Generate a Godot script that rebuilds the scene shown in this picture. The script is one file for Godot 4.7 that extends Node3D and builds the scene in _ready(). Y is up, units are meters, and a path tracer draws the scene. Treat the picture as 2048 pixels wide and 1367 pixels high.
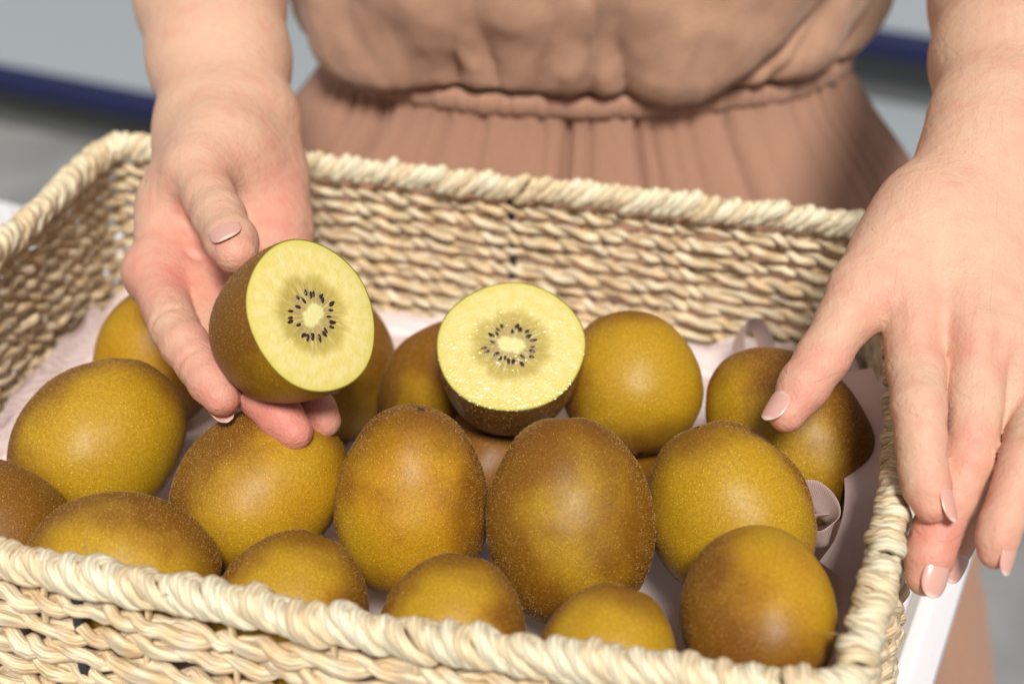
extends Node3D

# ---------------------------------------------------------------- mesh collector
class MB:
	var v := PackedVector3Array()
	var c := PackedColorArray()
	var uv := PackedVector2Array()
	var ix := PackedInt32Array()

	func add(p: Vector3, col := Color.WHITE, t := Vector2.ZERO) -> int:
		v.push_back(p)
		c.push_back(col)
		uv.push_back(t)
		return v.size() - 1

	func tri(a: int, b: int, d: int) -> void:
		ix.push_back(a)
		ix.push_back(b)
		ix.push_back(d)

	func quad(a: int, b: int, d: int, e: int) -> void:
		tri(a, b, d)
		tri(a, d, e)

	# rows x cols vertices from index s are already added; join them
	func lace(s: int, rows: int, cols: int, around := false) -> void:
		var last := cols if around else cols - 1
		for i in rows - 1:
			for j in last:
				var k := (j + 1) % cols
				quad(s + i * cols + j, s + i * cols + k, s + (i + 1) * cols + k, s + (i + 1) * cols + j)

	# closed: turn the faces outwards; otherwise turn them towards face_to
	func done(closed := true, face_to := Vector3.ZERO, flat := false) -> ArrayMesh:
		var vol := 0.0
		var mid := Vector3.ZERO
		for p in v:
			mid += p
		mid /= maxf(1.0, v.size())
		for i in range(0, ix.size(), 3):
			var a := v[ix[i]] - mid
			var b := v[ix[i + 1]] - mid
			var d := v[ix[i + 2]] - mid
			var n := (d - a).cross(b - a)
			vol += (n.dot(a) if closed else n.dot(face_to))
		if vol < 0.0:
			for i in range(0, ix.size(), 3):
				var k := ix[i + 1]
				ix[i + 1] = ix[i + 2]
				ix[i + 2] = k
		if flat:
			var w := MB.new()
			for i in ix:
				w.ix.push_back(w.add(v[i], c[i], uv[i]))
			v = w.v
			c = w.c
			uv = w.uv
			ix = w.ix
		var nn := PackedVector3Array()
		nn.resize(v.size())
		for i in range(0, ix.size(), 3):
			var a := ix[i]
			var b := ix[i + 1]
			var d := ix[i + 2]
			var n := (v[d] - v[a]).cross(v[b] - v[a])
			nn[a] += n
			nn[b] += n
			nn[d] += n
		for i in nn.size():
			nn[i] = nn[i].normalized() if nn[i].length_squared() > 1e-30 else Vector3.UP
		var arr := []
		arr.resize(Mesh.ARRAY_MAX)
		arr[Mesh.ARRAY_VERTEX] = v
		arr[Mesh.ARRAY_NORMAL] = nn
		arr[Mesh.ARRAY_COLOR] = c
		arr[Mesh.ARRAY_TEX_UV] = uv
		arr[Mesh.ARRAY_INDEX] = ix
		var m := ArrayMesh.new()
		m.add_surface_from_arrays(Mesh.PRIMITIVE_TRIANGLES, arr)
		return m

	# box with chamfered edges
	func box(lo: Vector3, hi: Vector3, ch: float) -> void:
		var mid := (lo + hi) * 0.5
		var h := (hi - lo) * 0.5
		var id := {}
		for ax in 3:
			for sx in [-1, 1]:
				for sy in [-1, 1]:
					for sz in [-1, 1]:
						var s := Vector3(sx, sy, sz)
						var p := Vector3(s.x * (h.x - ch), s.y * (h.y - ch), s.z * (h.z - ch))
						p[ax] = s[ax] * h[ax]
						id[[ax, sx, sy, sz]] = add(mid + p)
		var face := func(pts: Array, out: Vector3) -> void:
			var a := v[pts[0]]
			var n := (v[pts[2]] - a).cross(v[pts[1]] - a)
			for i in range(1, pts.size() - 1):
				if n.dot(out) >= 0.0:
					tri(pts[0], pts[i], pts[i + 1])
				else:
					tri(pts[0], pts[i + 1], pts[i])
		for ax in 3:
			for s in [-1, 1]:
				var q := []
				for t in [[-1, -1], [-1, 1], [1, 1], [1, -1]]:
					var k := [ax, 0, 0, 0]
					k[1 + ax] = s
					k[1 + (ax + 1) % 3] = t[0]
					k[1 + (ax + 2) % 3] = t[1]
					q.push_back(id[k])
				var o := Vector3.ZERO
				o[ax] = s
				face.call(q, o)
		for ax in 3:
			var b1 := (ax + 1) % 3
			var b2 := (ax + 2) % 3
			for s1 in [-1, 1]:
				for s2 in [-1, 1]:
					var q := []
					for t in [[b1, -1], [b1, 1], [b2, 1], [b2, -1]]:
						var k := [t[0], 0, 0, 0]
						k[1 + ax] = t[1]
						k[1 + b1] = s1
						k[1 + b2] = s2
						q.push_back(id[k])
					var o := Vector3.ZERO
					o[b1] = s1
					o[b2] = s2
					face.call(q, o)
		for sx in [-1, 1]:
			for sy in [-1, 1]:
				for sz in [-1, 1]:
					face.call([id[[0, sx, sy, sz]], id[[1, sx, sy, sz]], id[[2, sx, sy, sz]]], Vector3(sx, sy, sz))

	# tube along points with two radii per point (along the side vector and along the up vector)
	func tube(pts: PackedVector3Array, ra: PackedFloat32Array, rb: PackedFloat32Array, up: Vector3, sides: int, cols: PackedColorArray, uscale := 1.0, loop := false, along := 0.0) -> void:
		var n := pts.size()
		var s := v.size()
		var u := along
		for i in n:
			var a := pts[(i - 1 + n) % n] if loop or i > 0 else pts[i]
			var b := pts[(i + 1) % n] if loop or i < n - 1 else pts[i]
			var t := (b - a).normalized()
			var side := t.cross(up)
			side = side.normalized() if side.length_squared() > 1e-8 else t.cross(Vector3(0.3, 0.5, 0.8)).normalized()
			var w := side.cross(t).normalized()
			if i > 0:
				u += pts[i].distance_to(pts[i - 1])
			for j in sides:
				var f := TAU * j / sides
				add(pts[i] + side * (cos(f) * ra[i]) + w * (sin(f) * rb[i]), cols[i], Vector2(u * uscale, float(j) / sides))
		lace(s, n, sides, true)
		if loop:
			for j in sides:
				var k := (j + 1) % sides
				quad(s + (n - 1) * sides + j, s + (n - 1) * sides + k, s + k, s + j)
		else:
			for e in [0, n - 1]:
				var mid := add(pts[e], cols[e], Vector2(u * uscale, 0.5))
				for j in sides:
					var k := (j + 1) % sides
					if e == 0:
						tri(mid, s + k, s + j)
					else:
						tri(mid, s + e * sides + j, s + e * sides + k)


# ---------------------------------------------------------------- body field
class Field:
	var a := PackedVector3Array()
	var ba := PackedVector3Array()
	var inv := PackedFloat32Array()
	var ra := PackedFloat32Array()
	var dr := PackedFloat32Array()
	var grp := PackedInt32Array()
	var kk := PackedFloat32Array()      # blend inside a group
	var kb := PackedFloat32Array()      # blend of a group with group 0
	var ga := PackedVector3Array()
	var gba := PackedVector3Array()
	var ginv := PackedFloat32Array()
	var gw := PackedFloat32Array()
	var gd := PackedFloat32Array()
	var hits := PackedInt32Array()

	func group(k: float, blend: float) -> int:
		kk.push_back(k)
		kb.push_back(blend)
		return kk.size() - 1

	func bone(g: int, p: Vector3, r1: float, q: Vector3, r2: float) -> void:
		a.push_back(p)
		ba.push_back(q - p)
		inv.push_back(1.0 / maxf(1e-9, (q - p).length_squared()))
		ra.push_back(r1)
		dr.push_back(r2 - r1)
		grp.push_back(g)

	# bones through a chain of joints
	func chain(g: int, joints: Array) -> void:
		for i in joints.size() - 1:
			bone(g, joints[i][0], joints[i][1] * 0.001, joints[i + 1][0], joints[i + 1][1] * 0.001)

	# a crease (depth > 0) or a swelling (depth < 0), in millimetres
	func crease(p: Vector3, q: Vector3, width: float, depth: float) -> void:
		ga.push_back(p)
		gba.push_back(q - p)
		ginv.push_back(1.0 / maxf(1e-9, (q - p).length_squared()))
		gw.push_back(1e6 / (width * width))
		gd.push_back(depth * 0.001)

	func one(i: int, p: Vector3) -> float:
		var d := p - a[i]
		var h := clampf(d.dot(ba[i]) * inv[i], 0.0, 1.0)
		return (d - ba[i] * h).length() - ra[i] - dr[i] * h

	func eval(p: Vector3, bones: PackedInt32Array, grooves: PackedInt32Array) -> float:
		var palm := 1.0
		var best := 1.0
		var cur := 1.0
		var g := 0
		for i in bones:
			if grp[i] != g:
				if g == 0:
					palm = cur
					best = cur
				else:
					var k := kb[g]
					var h := maxf(k - absf(palm - cur), 0.0)
					best = minf(best, minf(palm, cur) - h * h / (4.0 * k))
				g = grp[i]
				cur = 1.0
			var d := p - a[i]
			var t := clampf(d.dot(ba[i]) * inv[i], 0.0, 1.0)
			var e := (d - ba[i] * t).length() - ra[i] - dr[i] * t
			var k := kk[g]
			var h := maxf(k - absf(cur - e), 0.0)
			cur = minf(cur, e) - h * h / (4.0 * k)
		if g == 0:
			best = cur
		else:
			var k := kb[g]
			var h := maxf(k - absf(palm - cur), 0.0)
			best = minf(best, minf(palm, cur) - h * h / (4.0 * k))
		for i in grooves:
			var d := p - ga[i]
			var t := clampf(d.dot(gba[i]) * ginv[i], 0.0, 1.0)
			var e := (d - gba[i] * t).length_squared() * gw[i]
			if e < 9.0:
				best += gd[i] * exp(-e)
		return best

	# surface nets over blocks near the surface, added to mb; tint gives the colour of a point
	func mesh(mb: MB, lo: Vector3, hi: Vector3, cell: float, tint: Callable) -> void:
		const B := 6
		var bs := cell * B
		var half := bs * 0.5 * sqrt(3.0)
		var n := Vector3i(((hi - lo) / bs).ceil())
		var nx := n.x * B + 1
		var ny := n.y * B + 1
		var vert := {}
		var edges := PackedInt64Array()
		var all := PackedInt32Array()
		for i in a.size():
			all.push_back(i)
		var none := PackedInt32Array()
		var big := 4
		# coarse pass over blocks of blocks
		var nb := Vector3i((Vector3(n) / big).ceil())
		for bx in nb.x:
			for by in nb.y:
				for bz in nb.z:
					var cc := lo + (Vector3(bx, by, bz) + Vector3.ONE * 0.5) * bs * big
					var hb := half * big
					var d0 := eval(cc, all, none)
					if absf(d0) > hb + 0.012:
						continue
					var near := PackedInt32Array()
					for i in a.size():
						if one(i, cc) < d0 + 2.0 * hb + 0.10:
							near.push_back(i)
					for sx in range(bx * big, mini(n.x, bx * big + big)):
						for sy in range(by * big, mini(n.y, by * big + big)):
							for sz in range(bz * big, mini(n.z, bz * big + big)):
								block(mb, lo, cell, Vector3i(sx, sy, sz), B, half, near, vert, edges, nx, ny, tint)
		for e in edges:
			var flip := (e & 1) == 1
			var ax := (e >> 1) & 3
			var id := e >> 3
			var step := [1, nx, nx * ny]
			var p: int = step[(ax + 1) % 3]
			var q: int = step[(ax + 2) % 3]
			var i0 = vert.get(id)
			var i1 = vert.get(id - p)
			var i2 = vert.get(id - p - q)
			var i3 = vert.get(id - q)
			if i0 == null or i1 == null or i2 == null or i3 == null:
				continue
			if flip:
				mb.quad(i0, i1, i2, i3)
			else:
				mb.quad(i3, i2, i1, i0)

	func block(mb: MB, lo: Vector3, cell: float, at: Vector3i, B: int, half: float, near: PackedInt32Array, vert: Dictionary, edges: PackedInt64Array, nx: int, ny: int, tint: Callable) -> void:
		var o := lo + Vector3(at) * (cell * B)
		var cc := o + Vector3.ONE * (cell * B * 0.5)
		var d0 := eval(cc, near, PackedInt32Array())
		if absf(d0) > half + cell * 2.0 + 0.006:
			return
		var mine := PackedInt32Array()
		for i in near:
			if one(i, cc) < d0 + 2.0 * half + 0.055:
				mine.push_back(i)
		var grooves := PackedInt32Array()
		for i in ga.size():
			var d := cc - ga[i]
			var t := clampf(d.dot(gba[i]) * ginv[i], 0.0, 1.0)
			if (d - gba[i] * t).length() < half + 3.2 / sqrt(gw[i]):
				grooves.push_back(i)
		var m := B + 1
		var f := PackedFloat32Array()
		f.resize(m * m * m)
		var k := 0
		for z in m:
			for y in m:
				for x in m:
					f[k] = eval(o + Vector3(x, y, z) * cell, mine, grooves)
					k += 1
		for z in B:
			for y in B:
				for x in B:
					var b := x + y * m + z * m * m
					var c0 := f[b]
					var c1 := f[b + 1]
					var c2 := f[b + m]
					var c3 := f[b + m + 1]
					var c4 := f[b + m * m]
					var c5 := f[b + m * m + 1]
					var c6 := f[b + m * m + m]
					var c7 := f[b + m * m + m + 1]
					var neg := int(c0 < 0.0) + int(c1 < 0.0) + int(c2 < 0.0) + int(c3 < 0.0) + int(c4 < 0.0) + int(c5 < 0.0) + int(c6 < 0.0) + int(c7 < 0.0)
					if neg == 0 or neg == 8:
						continue
					var s := Vector3.ZERO
					var w := 0
					if (c0 < 0.0) != (c1 < 0.0):
						s += Vector3(c0 / (c0 - c1), 0, 0)
						w += 1
					if (c2 < 0.0) != (c3 < 0.0):
						s += Vector3(c2 / (c2 - c3), 1, 0)
						w += 1
					if (c4 < 0.0) != (c5 < 0.0):
						s += Vector3(c4 / (c4 - c5), 0, 1)
						w += 1
					if (c6 < 0.0) != (c7 < 0.0):
						s += Vector3(c6 / (c6 - c7), 1, 1)
						w += 1
					if (c0 < 0.0) != (c2 < 0.0):
						s += Vector3(0, c0 / (c0 - c2), 0)
						w += 1
					if (c1 < 0.0) != (c3 < 0.0):
						s += Vector3(1, c1 / (c1 - c3), 0)
						w += 1
					if (c4 < 0.0) != (c6 < 0.0):
						s += Vector3(0, c4 / (c4 - c6), 1)
						w += 1
					if (c5 < 0.0) != (c7 < 0.0):
						s += Vector3(1, c5 / (c5 - c7), 1)
						w += 1
					if (c0 < 0.0) != (c4 < 0.0):
						s += Vector3(0, 0, c0 / (c0 - c4))
						w += 1
					if (c1 < 0.0) != (c5 < 0.0):
						s += Vector3(1, 0, c1 / (c1 - c5))
						w += 1
					if (c2 < 0.0) != (c6 < 0.0):
						s += Vector3(0, 1, c2 / (c2 - c6))
						w += 1
					if (c3 < 0.0) != (c7 < 0.0):
						s += Vector3(1, 1, c3 / (c3 - c7))
						w += 1
					var p := o + (Vector3(x, y, z) + s / w) * cell
					var id := (at.x * B + x) + (at.y * B + y) * nx + (at.z * B + z) * nx * ny
					vert[id] = mb.add(p, tint.call(p))
					if (c0 < 0.0) != (c1 < 0.0):
						edges.push_back((id << 3) | int(c0 < 0.0))
					if (c0 < 0.0) != (c2 < 0.0):
						edges.push_back((id << 3) | (1 << 1) | int(c0 < 0.0))
					if (c0 < 0.0) != (c4 < 0.0):
						edges.push_back((id << 3) | (2 << 1) | int(c0 < 0.0))


# ---------------------------------------------------------------- small helpers
var rng := RandomNumberGenerator.new()
var used := {}
const CELL := 0.0012


func numbered(called: String) -> String:
	var n: int = used.get(called, 0)
	used[called] = n + 1
	return called if n == 0 else "%s_%03d" % [called, n]


func tag(o: Node3D, label: String, category: String, group := "") -> Node3D:
	o.set_meta("label", label)
	o.set_meta("category", category)
	if group:
		o.set_meta("group", group)
	return o


func obj(called: String, m: Mesh, mat: Material, parent: Node = self) -> MeshInstance3D:
	var o := MeshInstance3D.new()
	o.mesh = m
	o.material_override = mat
	if parent == self:
		o.name = numbered(called)
	else:
		var n := 0
		var nm := called
		while parent.has_node(nm):
			n += 1
			nm = "%s_%03d" % [called, n]
		o.name = nm
	parent.add_child(o, true)
	return o


func base(called: String, at: Vector3) -> Node3D:
	var o := Node3D.new()
	o.name = numbered(called)
	o.position = at
	add_child(o, true)
	return o


func struct(called: String, m: Mesh, mat: Material) -> MeshInstance3D:
	var o := obj(called, m, mat)
	o.set_meta("kind", "structure")
	return o


func lin(r: float, g: float, b: float) -> Color:
	return Color(r, g, b).linear_to_srgb()


func mat(c: Color, rough: float) -> StandardMaterial3D:
	var m := StandardMaterial3D.new()
	m.albedo_color = c
	m.roughness = rough
	return m


func noise(s: int, freq: float, oct := 3) -> FastNoiseLite:
	var n := FastNoiseLite.new()
	n.seed = s
	n.noise_type = FastNoiseLite.TYPE_SIMPLEX_SMOOTH
	n.frequency = freq
	n.fractal_octaves = oct
	return n


func grey(w: int, h: int, f: Callable) -> ImageTexture:
	var im := Image.create(w, h, false, Image.FORMAT_RGB8)
	for y in h:
		for x in w:
			var t: float = f.call(x, y)
			im.set_pixel(x, y, Color(t, t, t))
	return ImageTexture.create_from_image(im)


# ---------------------------------------------------------------- materials
var straw: StandardMaterial3D
var kiwi_skin: StandardMaterial3D
var flesh: StandardMaterial3D
var flesh_wet: StandardMaterial3D
var seed_mat: StandardMaterial3D
var scar_mat: StandardMaterial3D
var fuzz_mat: StandardMaterial3D
var skin: StandardMaterial3D
var nail_mat: StandardMaterial3D
var cloth_dress: StandardMaterial3D
var satin: StandardMaterial3D


func make_materials() -> void:
	# straw: long fibres along the strand
	var n1 := noise(3, 1.0, 3)
	var fibre := grey(256, 128, func(x, y): return clampf(0.86 + 0.36 * n1.get_noise_2d(x * 0.012, y * 0.11), 0.0, 1.0))
	straw = mat(Color.WHITE, 0.62)
	straw.vertex_color_use_as_albedo = true
	straw.albedo_texture = fibre
	straw.heightmap_enabled = true
	straw.heightmap_texture = fibre
	straw.heightmap_scale = 0.035
	straw.metallic_specular = 0.4

	# kiwi skin: pale raised lenticels over a fine mottled ground
	var S := 640
	var im := Image.create(S, S, false, Image.FORMAT_RGB8)
	var hm := Image.create(S, S, false, Image.FORMAT_RGB8)
	var ground := Color(0.54, 0.435, 0.105)
	var n2 := noise(11, 0.035, 4)
	n2.fractal_gain = 0.7
	for y in S:
		for x in S:
			var q := 0.92 + 0.34 * n2.get_noise_2d(x, y)
			im.set_pixel(x, y, Color(ground.r * q, ground.g * q, ground.b * q).linear_to_srgb())
			hm.set_pixel(x, y, Color.from_hsv(0, 0, 0.22 + 0.16 * n2.get_noise_2d(x * 2.0, y * 2.0)))
	for i in 1150:
		var cx := rng.randi_range(0, S - 1)
		var cy := rng.randi_range(0, S - 1)
		var r := rng.randf_range(2.0, 4.4) * (1.4 if i % 7 == 0 else 1.0) * (1.0 if i % 3 else 0.65)
		var pale := rng.randf_range(0.55, 1.0)
		var R := int(ceil(r * 1.8))
		for dy in range(-R, R + 1):
			for dx in range(-R, R + 1):
				var px := posmod(cx + dx, S)
				var py := posmod(cy + dy, S)
				var d := sqrt(dx * dx + dy * dy) / r
				if d < 1.8:
					var o := im.get_pixel(px, py).srgb_to_linear()
					if d < 1.0:
						var t := (1.0 - d * d) * pale
						o = o.lerp(Color(0.92, 0.80, 0.50), clampf(t * 1.4, 0.0, 0.72))
						var h0 := hm.get_pixel(px, py).r
						hm.set_pixel(px, py, Color.from_hsv(0, 0, maxf(h0, 0.25 + 0.7 * sqrt(1.0 - d * d) * (0.5 + 0.5 * pale))))
					else:
						var t := (1.8 - d) / 0.8 * 0.35
						o = o.lerp(Color(0.36, 0.22, 0.05), t)
					im.set_pixel(px, py, o.linear_to_srgb())
	for i in 900:
		var cx := rng.randi_range(0, S - 1)
		var cy := rng.randi_range(0, S - 1)
		var r := rng.randf_range(1.2, 3.4)
		var k := rng.randf_range(0.3, 0.8)
		for dy in range(-4, 5):
			for dx in range(-4, 5):
				var d := sqrt(dx * dx + dy * dy) / r
				if d < 1.0:
					var px := posmod(cx + dx, S)
					var py := posmod(cy + dy, S)
					im.set_pixel(px, py, im.get_pixel(px, py).srgb_to_linear().lerp(Color(0.22, 0.12, 0.03), k * (1.0 - d)).linear_to_srgb())
	kiwi_skin = mat(Color.WHITE, 0.46)
	kiwi_skin.vertex_color_use_as_albedo = true
	kiwi_skin.albedo_texture = ImageTexture.create_from_image(im)
	kiwi_skin.heightmap_enabled = true
	kiwi_skin.heightmap_texture = ImageTexture.create_from_image(hm)
	kiwi_skin.heightmap_scale = 0.014
	kiwi_skin.uv1_triplanar = true
	kiwi_skin.uv1_scale = Vector3.ONE * 26.0
	kiwi_skin.uv1_triplanar_sharpness = 6.0
	kiwi_skin.rim_enabled = false
	kiwi_skin.rim = 0.15
	kiwi_skin.rim_tint = 1.0
	kiwi_skin.metallic_specular = 0.42

	flesh = mat(Color.WHITE, 0.32)
	flesh.albedo_texture = flesh_picture()
	flesh.subsurf_scatter_enabled = true
	flesh.subsurf_scatter_strength = 0.12
	flesh.clearcoat_enabled = true
	flesh.clearcoat = 0.6
	flesh.clearcoat_roughness = 0.2
	var n3 := noise(21, 0.08, 3)
	var grain := grey(384, 384, func(x, y): return clampf(0.5 + 0.5 * n3.get_noise_2d(x, y), 0.0, 1.0))
	flesh.heightmap_enabled = true
	flesh.heightmap_texture = grain
	flesh.heightmap_scale = 0.012
	flesh_wet = flesh.duplicate()
	flesh_wet.roughness = 0.2
	flesh_wet.clearcoat = 1.0
	flesh_wet.clearcoat_roughness = 0.06
	flesh_wet.metallic_specular = 0.75
	flesh_wet.heightmap_scale = 0.042
	seed_mat = mat(lin(0.035, 0.014, 0.010), 0.25)
	fuzz_mat = mat(lin(0.50, 0.285, 0.095), 0.6)
	scar_mat = mat(lin(0.05, 0.025, 0.015), 0.85)

	skin = mat(Color.WHITE, 0.52)
	skin.vertex_color_use_as_albedo = true
	skin.subsurf_scatter_enabled = true
	skin.subsurf_scatter_strength = 0.08
	skin.metallic_specular = 0.38
	var n4 := FastNoiseLite.new()
	n4.seed = 8
	n4.noise_type = FastNoiseLite.TYPE_CELLULAR
	n4.frequency = 0.055
	n4.cellular_return_type = FastNoiseLite.RETURN_DISTANCE2_SUB
	var n5 := noise(9, 0.012, 4)
	var pores := grey(384, 384, func(x, y): return clampf(0.45 + 0.3 * n4.get_noise_2d(x, y) + 0.35 * n5.get_noise_2d(x, y), 0.0, 1.0))
	skin.heightmap_enabled = true
	skin.heightmap_texture = pores
	skin.heightmap_scale = 0.10
	skin.uv1_triplanar = true
	skin.uv1_scale = Vector3.ONE * 32.0
	nail_mat = mat(Color.WHITE, 0.22)
	nail_mat.vertex_color_use_as_albedo = true
	nail_mat.subsurf_scatter_enabled = true
	nail_mat.subsurf_scatter_strength = 0.1

	cloth_dress = mat(Color.WHITE, 0.9)
	cloth_dress.vertex_color_use_as_albedo = true
	cloth_dress.metallic_specular = 0.2
	cloth_dress.rim_enabled = true
	cloth_dress.rim = 0.3
	cloth_dress.rim_tint = 0.6
	var n6 := noise(14, 0.02, 2)
	var weave := grey(256, 256, func(x, y): return 0.86 + 0.09 * sin(x * PI / 4.0) * (1.0 if (x / 8 + y / 8) % 2 else 0.4) + 0.08 * sin(y * PI / 4.0) + 0.04 * n6.get_noise_2d(x * 0.6, y * 1.6))
	cloth_dress.albedo_texture = weave
	cloth_dress.heightmap_enabled = true
	cloth_dress.heightmap_texture = weave
	cloth_dress.heightmap_scale = 0.01
	cloth_dress.uv1_scale = Vector3(1, 1, 1)

	satin = mat(Color.WHITE, 0.42)
	satin.vertex_color_use_as_albedo = true
	var ribs := grey(64, 64, func(x, y): return 0.93 + 0.07 * sin(x * TAU / 16.0))
	satin.albedo_texture = ribs
	satin.heightmap_enabled = true
	satin.heightmap_texture = ribs
	satin.heightmap_scale = 0.03
	satin.metallic_specular = 0.5


func flesh_picture() -> ImageTexture:
	var S := 640
	var im := Image.create(S, S, false, Image.FORMAT_RGB8)
	var na := noise(5, 1.0, 3)
	var nb := noise(6, 0.05, 3)
	var nc := noise(7, 0.25, 2)
	for y in S:
		for x in S:
			var p := Vector2(x + 0.5, y + 0.5) / S * 2.0 - Vector2.ONE
			var r := p.length()
			var f := p.angle()
			var ca := cos(f)
			var sa := sin(f)
			var ray := na.get_noise_3d(ca * 9.0, sa * 9.0, r * 0.8)
			var fine := na.get_noise_3d(ca * 26.0 + 40.0, sa * 26.0, r * 1.2)
			var grainy := nc.get_noise_2d(x, y)
			var cloudy := nb.get_noise_2d(x * 0.35, y * 0.35)
			var outer := Color(0.70, 0.58, 0.165)
			outer = outer.lerp(Color(0.78, 0.68, 0.31), clampf(0.4 + fine * 0.35 + cloudy * 0.6, 0.0, 1.0))
			outer = outer.lerp(Color(0.64, 0.54, 0.10), smoothstep(0.84, 1.0, r) * 0.7)
			var inner := Color(0.43, 0.325, 0.11).lerp(Color(0.48, 0.375, 0.08), smoothstep(0.24, 0.42, r))
			inner = inner.lerp(Color(0.70, 0.62, 0.26), clampf(pow(maxf(0.0, ray * 1.9), 2.5), 0.0, 0.7) * smoothstep(0.66, 0.3, r))
			inner = inner.lerp(Color(0.28, 0.20, 0.085), clampf(-ray * 1.1 + cloudy * 0.5, 0.0, 0.5) * smoothstep(0.12, 0.24, r) * smoothstep(0.5, 0.3, r))
			var edge := 0.50 + 0.05 * ray + 0.08 * na.get_noise_2d(ca * 1.6, sa * 1.6)
			var c := inner.lerp(outer, smoothstep(edge - 0.06, edge + 0.11, r))
			var core := 0.15 + 0.035 * na.get_noise_2d(ca * 1.4 + 9.0, sa * 1.4)
			core *= 1.0 + 0.22 * cos(2.0 * f - 0.9)
			c = c.lerp(Color(0.72, 0.67, 0.30), 1.0 - smoothstep(core - 0.03, core + 0.03, r))
			c = c * (1.0 + 0.07 * grainy)
			c = c.lerp(Color(0.52, 0.46, 0.06), smoothstep(0.965, 0.982, r))
			c = c.lerp(Color(0.17, 0.11, 0.02), smoothstep(0.982, 0.992, r))
			im.set_pixel(x, y, Color(c.r, c.g, c.b).linear_to_srgb())
	return ImageTexture.create_from_image(im)


# ---------------------------------------------------------------- the setting
func make_setting() -> void:
	var concrete := mat(lin(0.28, 0.285, 0.28), 0.85)
	var nf := NoiseTexture2D.new()
	nf.width = 256
	nf.height = 256
	nf.seamless = true
	nf.noise = noise(31, 0.02, 4)
	var ramp := Gradient.new()
	ramp.colors = PackedColorArray([Color(0.82, 0.82, 0.82), Color(1, 1, 1)])
	nf.color_ramp = ramp
	concrete.albedo_texture = nf
	concrete.uv1_triplanar = true
	concrete.uv1_world_triplanar = true
	concrete.uv1_scale = Vector3.ONE * 0.9
	var g := MB.new()
	g.box(Vector3(-40, -1.2, -40), Vector3(40, -1.0, 40), 0.01)
	struct("ground", g.done(true, Vector3.ZERO, true), concrete)

	var tread := mat(lin(0.29, 0.325, 0.35), 0.7)
	tread.uv1_triplanar = true
	tread.uv1_scale = Vector3.ONE * 1.3
	var riser := mat(lin(0.11, 0.115, 0.115), 0.8)  # dark base colour paints in the shade under the nosing
	var blue := mat(lin(0.003, 0.008, 0.055), 0.7)
	var spots := [
		[Vector3(-1.5712, -0.85, -2.0899), Vector3(-1.1788, -0.85, -2.0176), "low pale step with a dark blue nosing, the lower of the two", -1.0],
		[Vector3(0.1968, -0.70, -2.3437), Vector3(0.3213, -0.70, -2.3032), "upper pale step with a dark blue nosing, behind the lower one", -1.0]]
	for s in spots:
		var dir: Vector3 = (s[1] - s[0]).normalized()
		if s[0].y > -0.8:
			dir = Vector3(0.975, 0, 0.22)
		var o := base("step", s[0])
		o.basis = Basis(dir, Vector3.UP, dir.cross(Vector3.UP))
		var top := MB.new()
		top.box(Vector3(-6, -0.03, -3.0), Vector3(6, 0.0, -0.052), 0.003)
		obj("tread", top.done(true, Vector3.ZERO, true), tread, o)
		var nose := MB.new()
		nose.box(Vector3(-6, -0.040, -0.05), Vector3(6, 0.004, 0.005), 0.006)
		obj("nosing", nose.done(true, Vector3.ZERO, true), blue, o)
		var front := MB.new()
		front.box(Vector3(-6, -1.0 - s[0].y, -0.20), Vector3(6, -0.032, -0.055), 0.003)
		obj("riser", front.done(true, Vector3.ZERO, true), riser, o)
		tag(o, s[2], "step", "blue edged steps behind the person")

	# table under the basket
	var white := mat(lin(0.74, 0.74, 0.78), 0.38)
	var t := base("table", Vector3(0.2506, -0.128, -0.1365))
	var zd := Vector3(-0.2055, 0.0, 0.9787)
	t.basis = Basis(zd.cross(Vector3.UP) * -1.0, Vector3.UP, zd)
	var top := MB.new()
	top.box(Vector3(-0.85, -0.022, -0.03), Vector3(0.006, 0.0, 0.56), 0.003)
	obj("tabletop", top.done(true, Vector3.ZERO, true), white, t)
	var lip := MB.new()
	lip.box(Vector3(-0.012, -0.004, -0.029), Vector3(-0.003, 0.005, 0.559), 0.004)
	obj("edging", lip.done(true, Vector3.ZERO, true), mat(lin(0.80, 0.80, 0.81), 0.3), t)
	for x in [-0.80, -0.03]:
		for z in [0.02, 0.52]:
			var l := MB.new()
			l.box(Vector3(x - 0.02, -0.872, z - 0.02), Vector3(x + 0.02, -0.0225, z + 0.02), 0.003)
			obj("leg", l.done(true, Vector3.ZERO, true), white, t)
	tag(t, "white table with a raised light edge under the basket", "table")


# ---------------------------------------------------------------- basket
const RIM_W := 0.1836
const RIM_D := 0.1373
const FRONT := 0.1445
var outline := PackedVector3Array()
var outline_n := PackedVector3Array()


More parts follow.
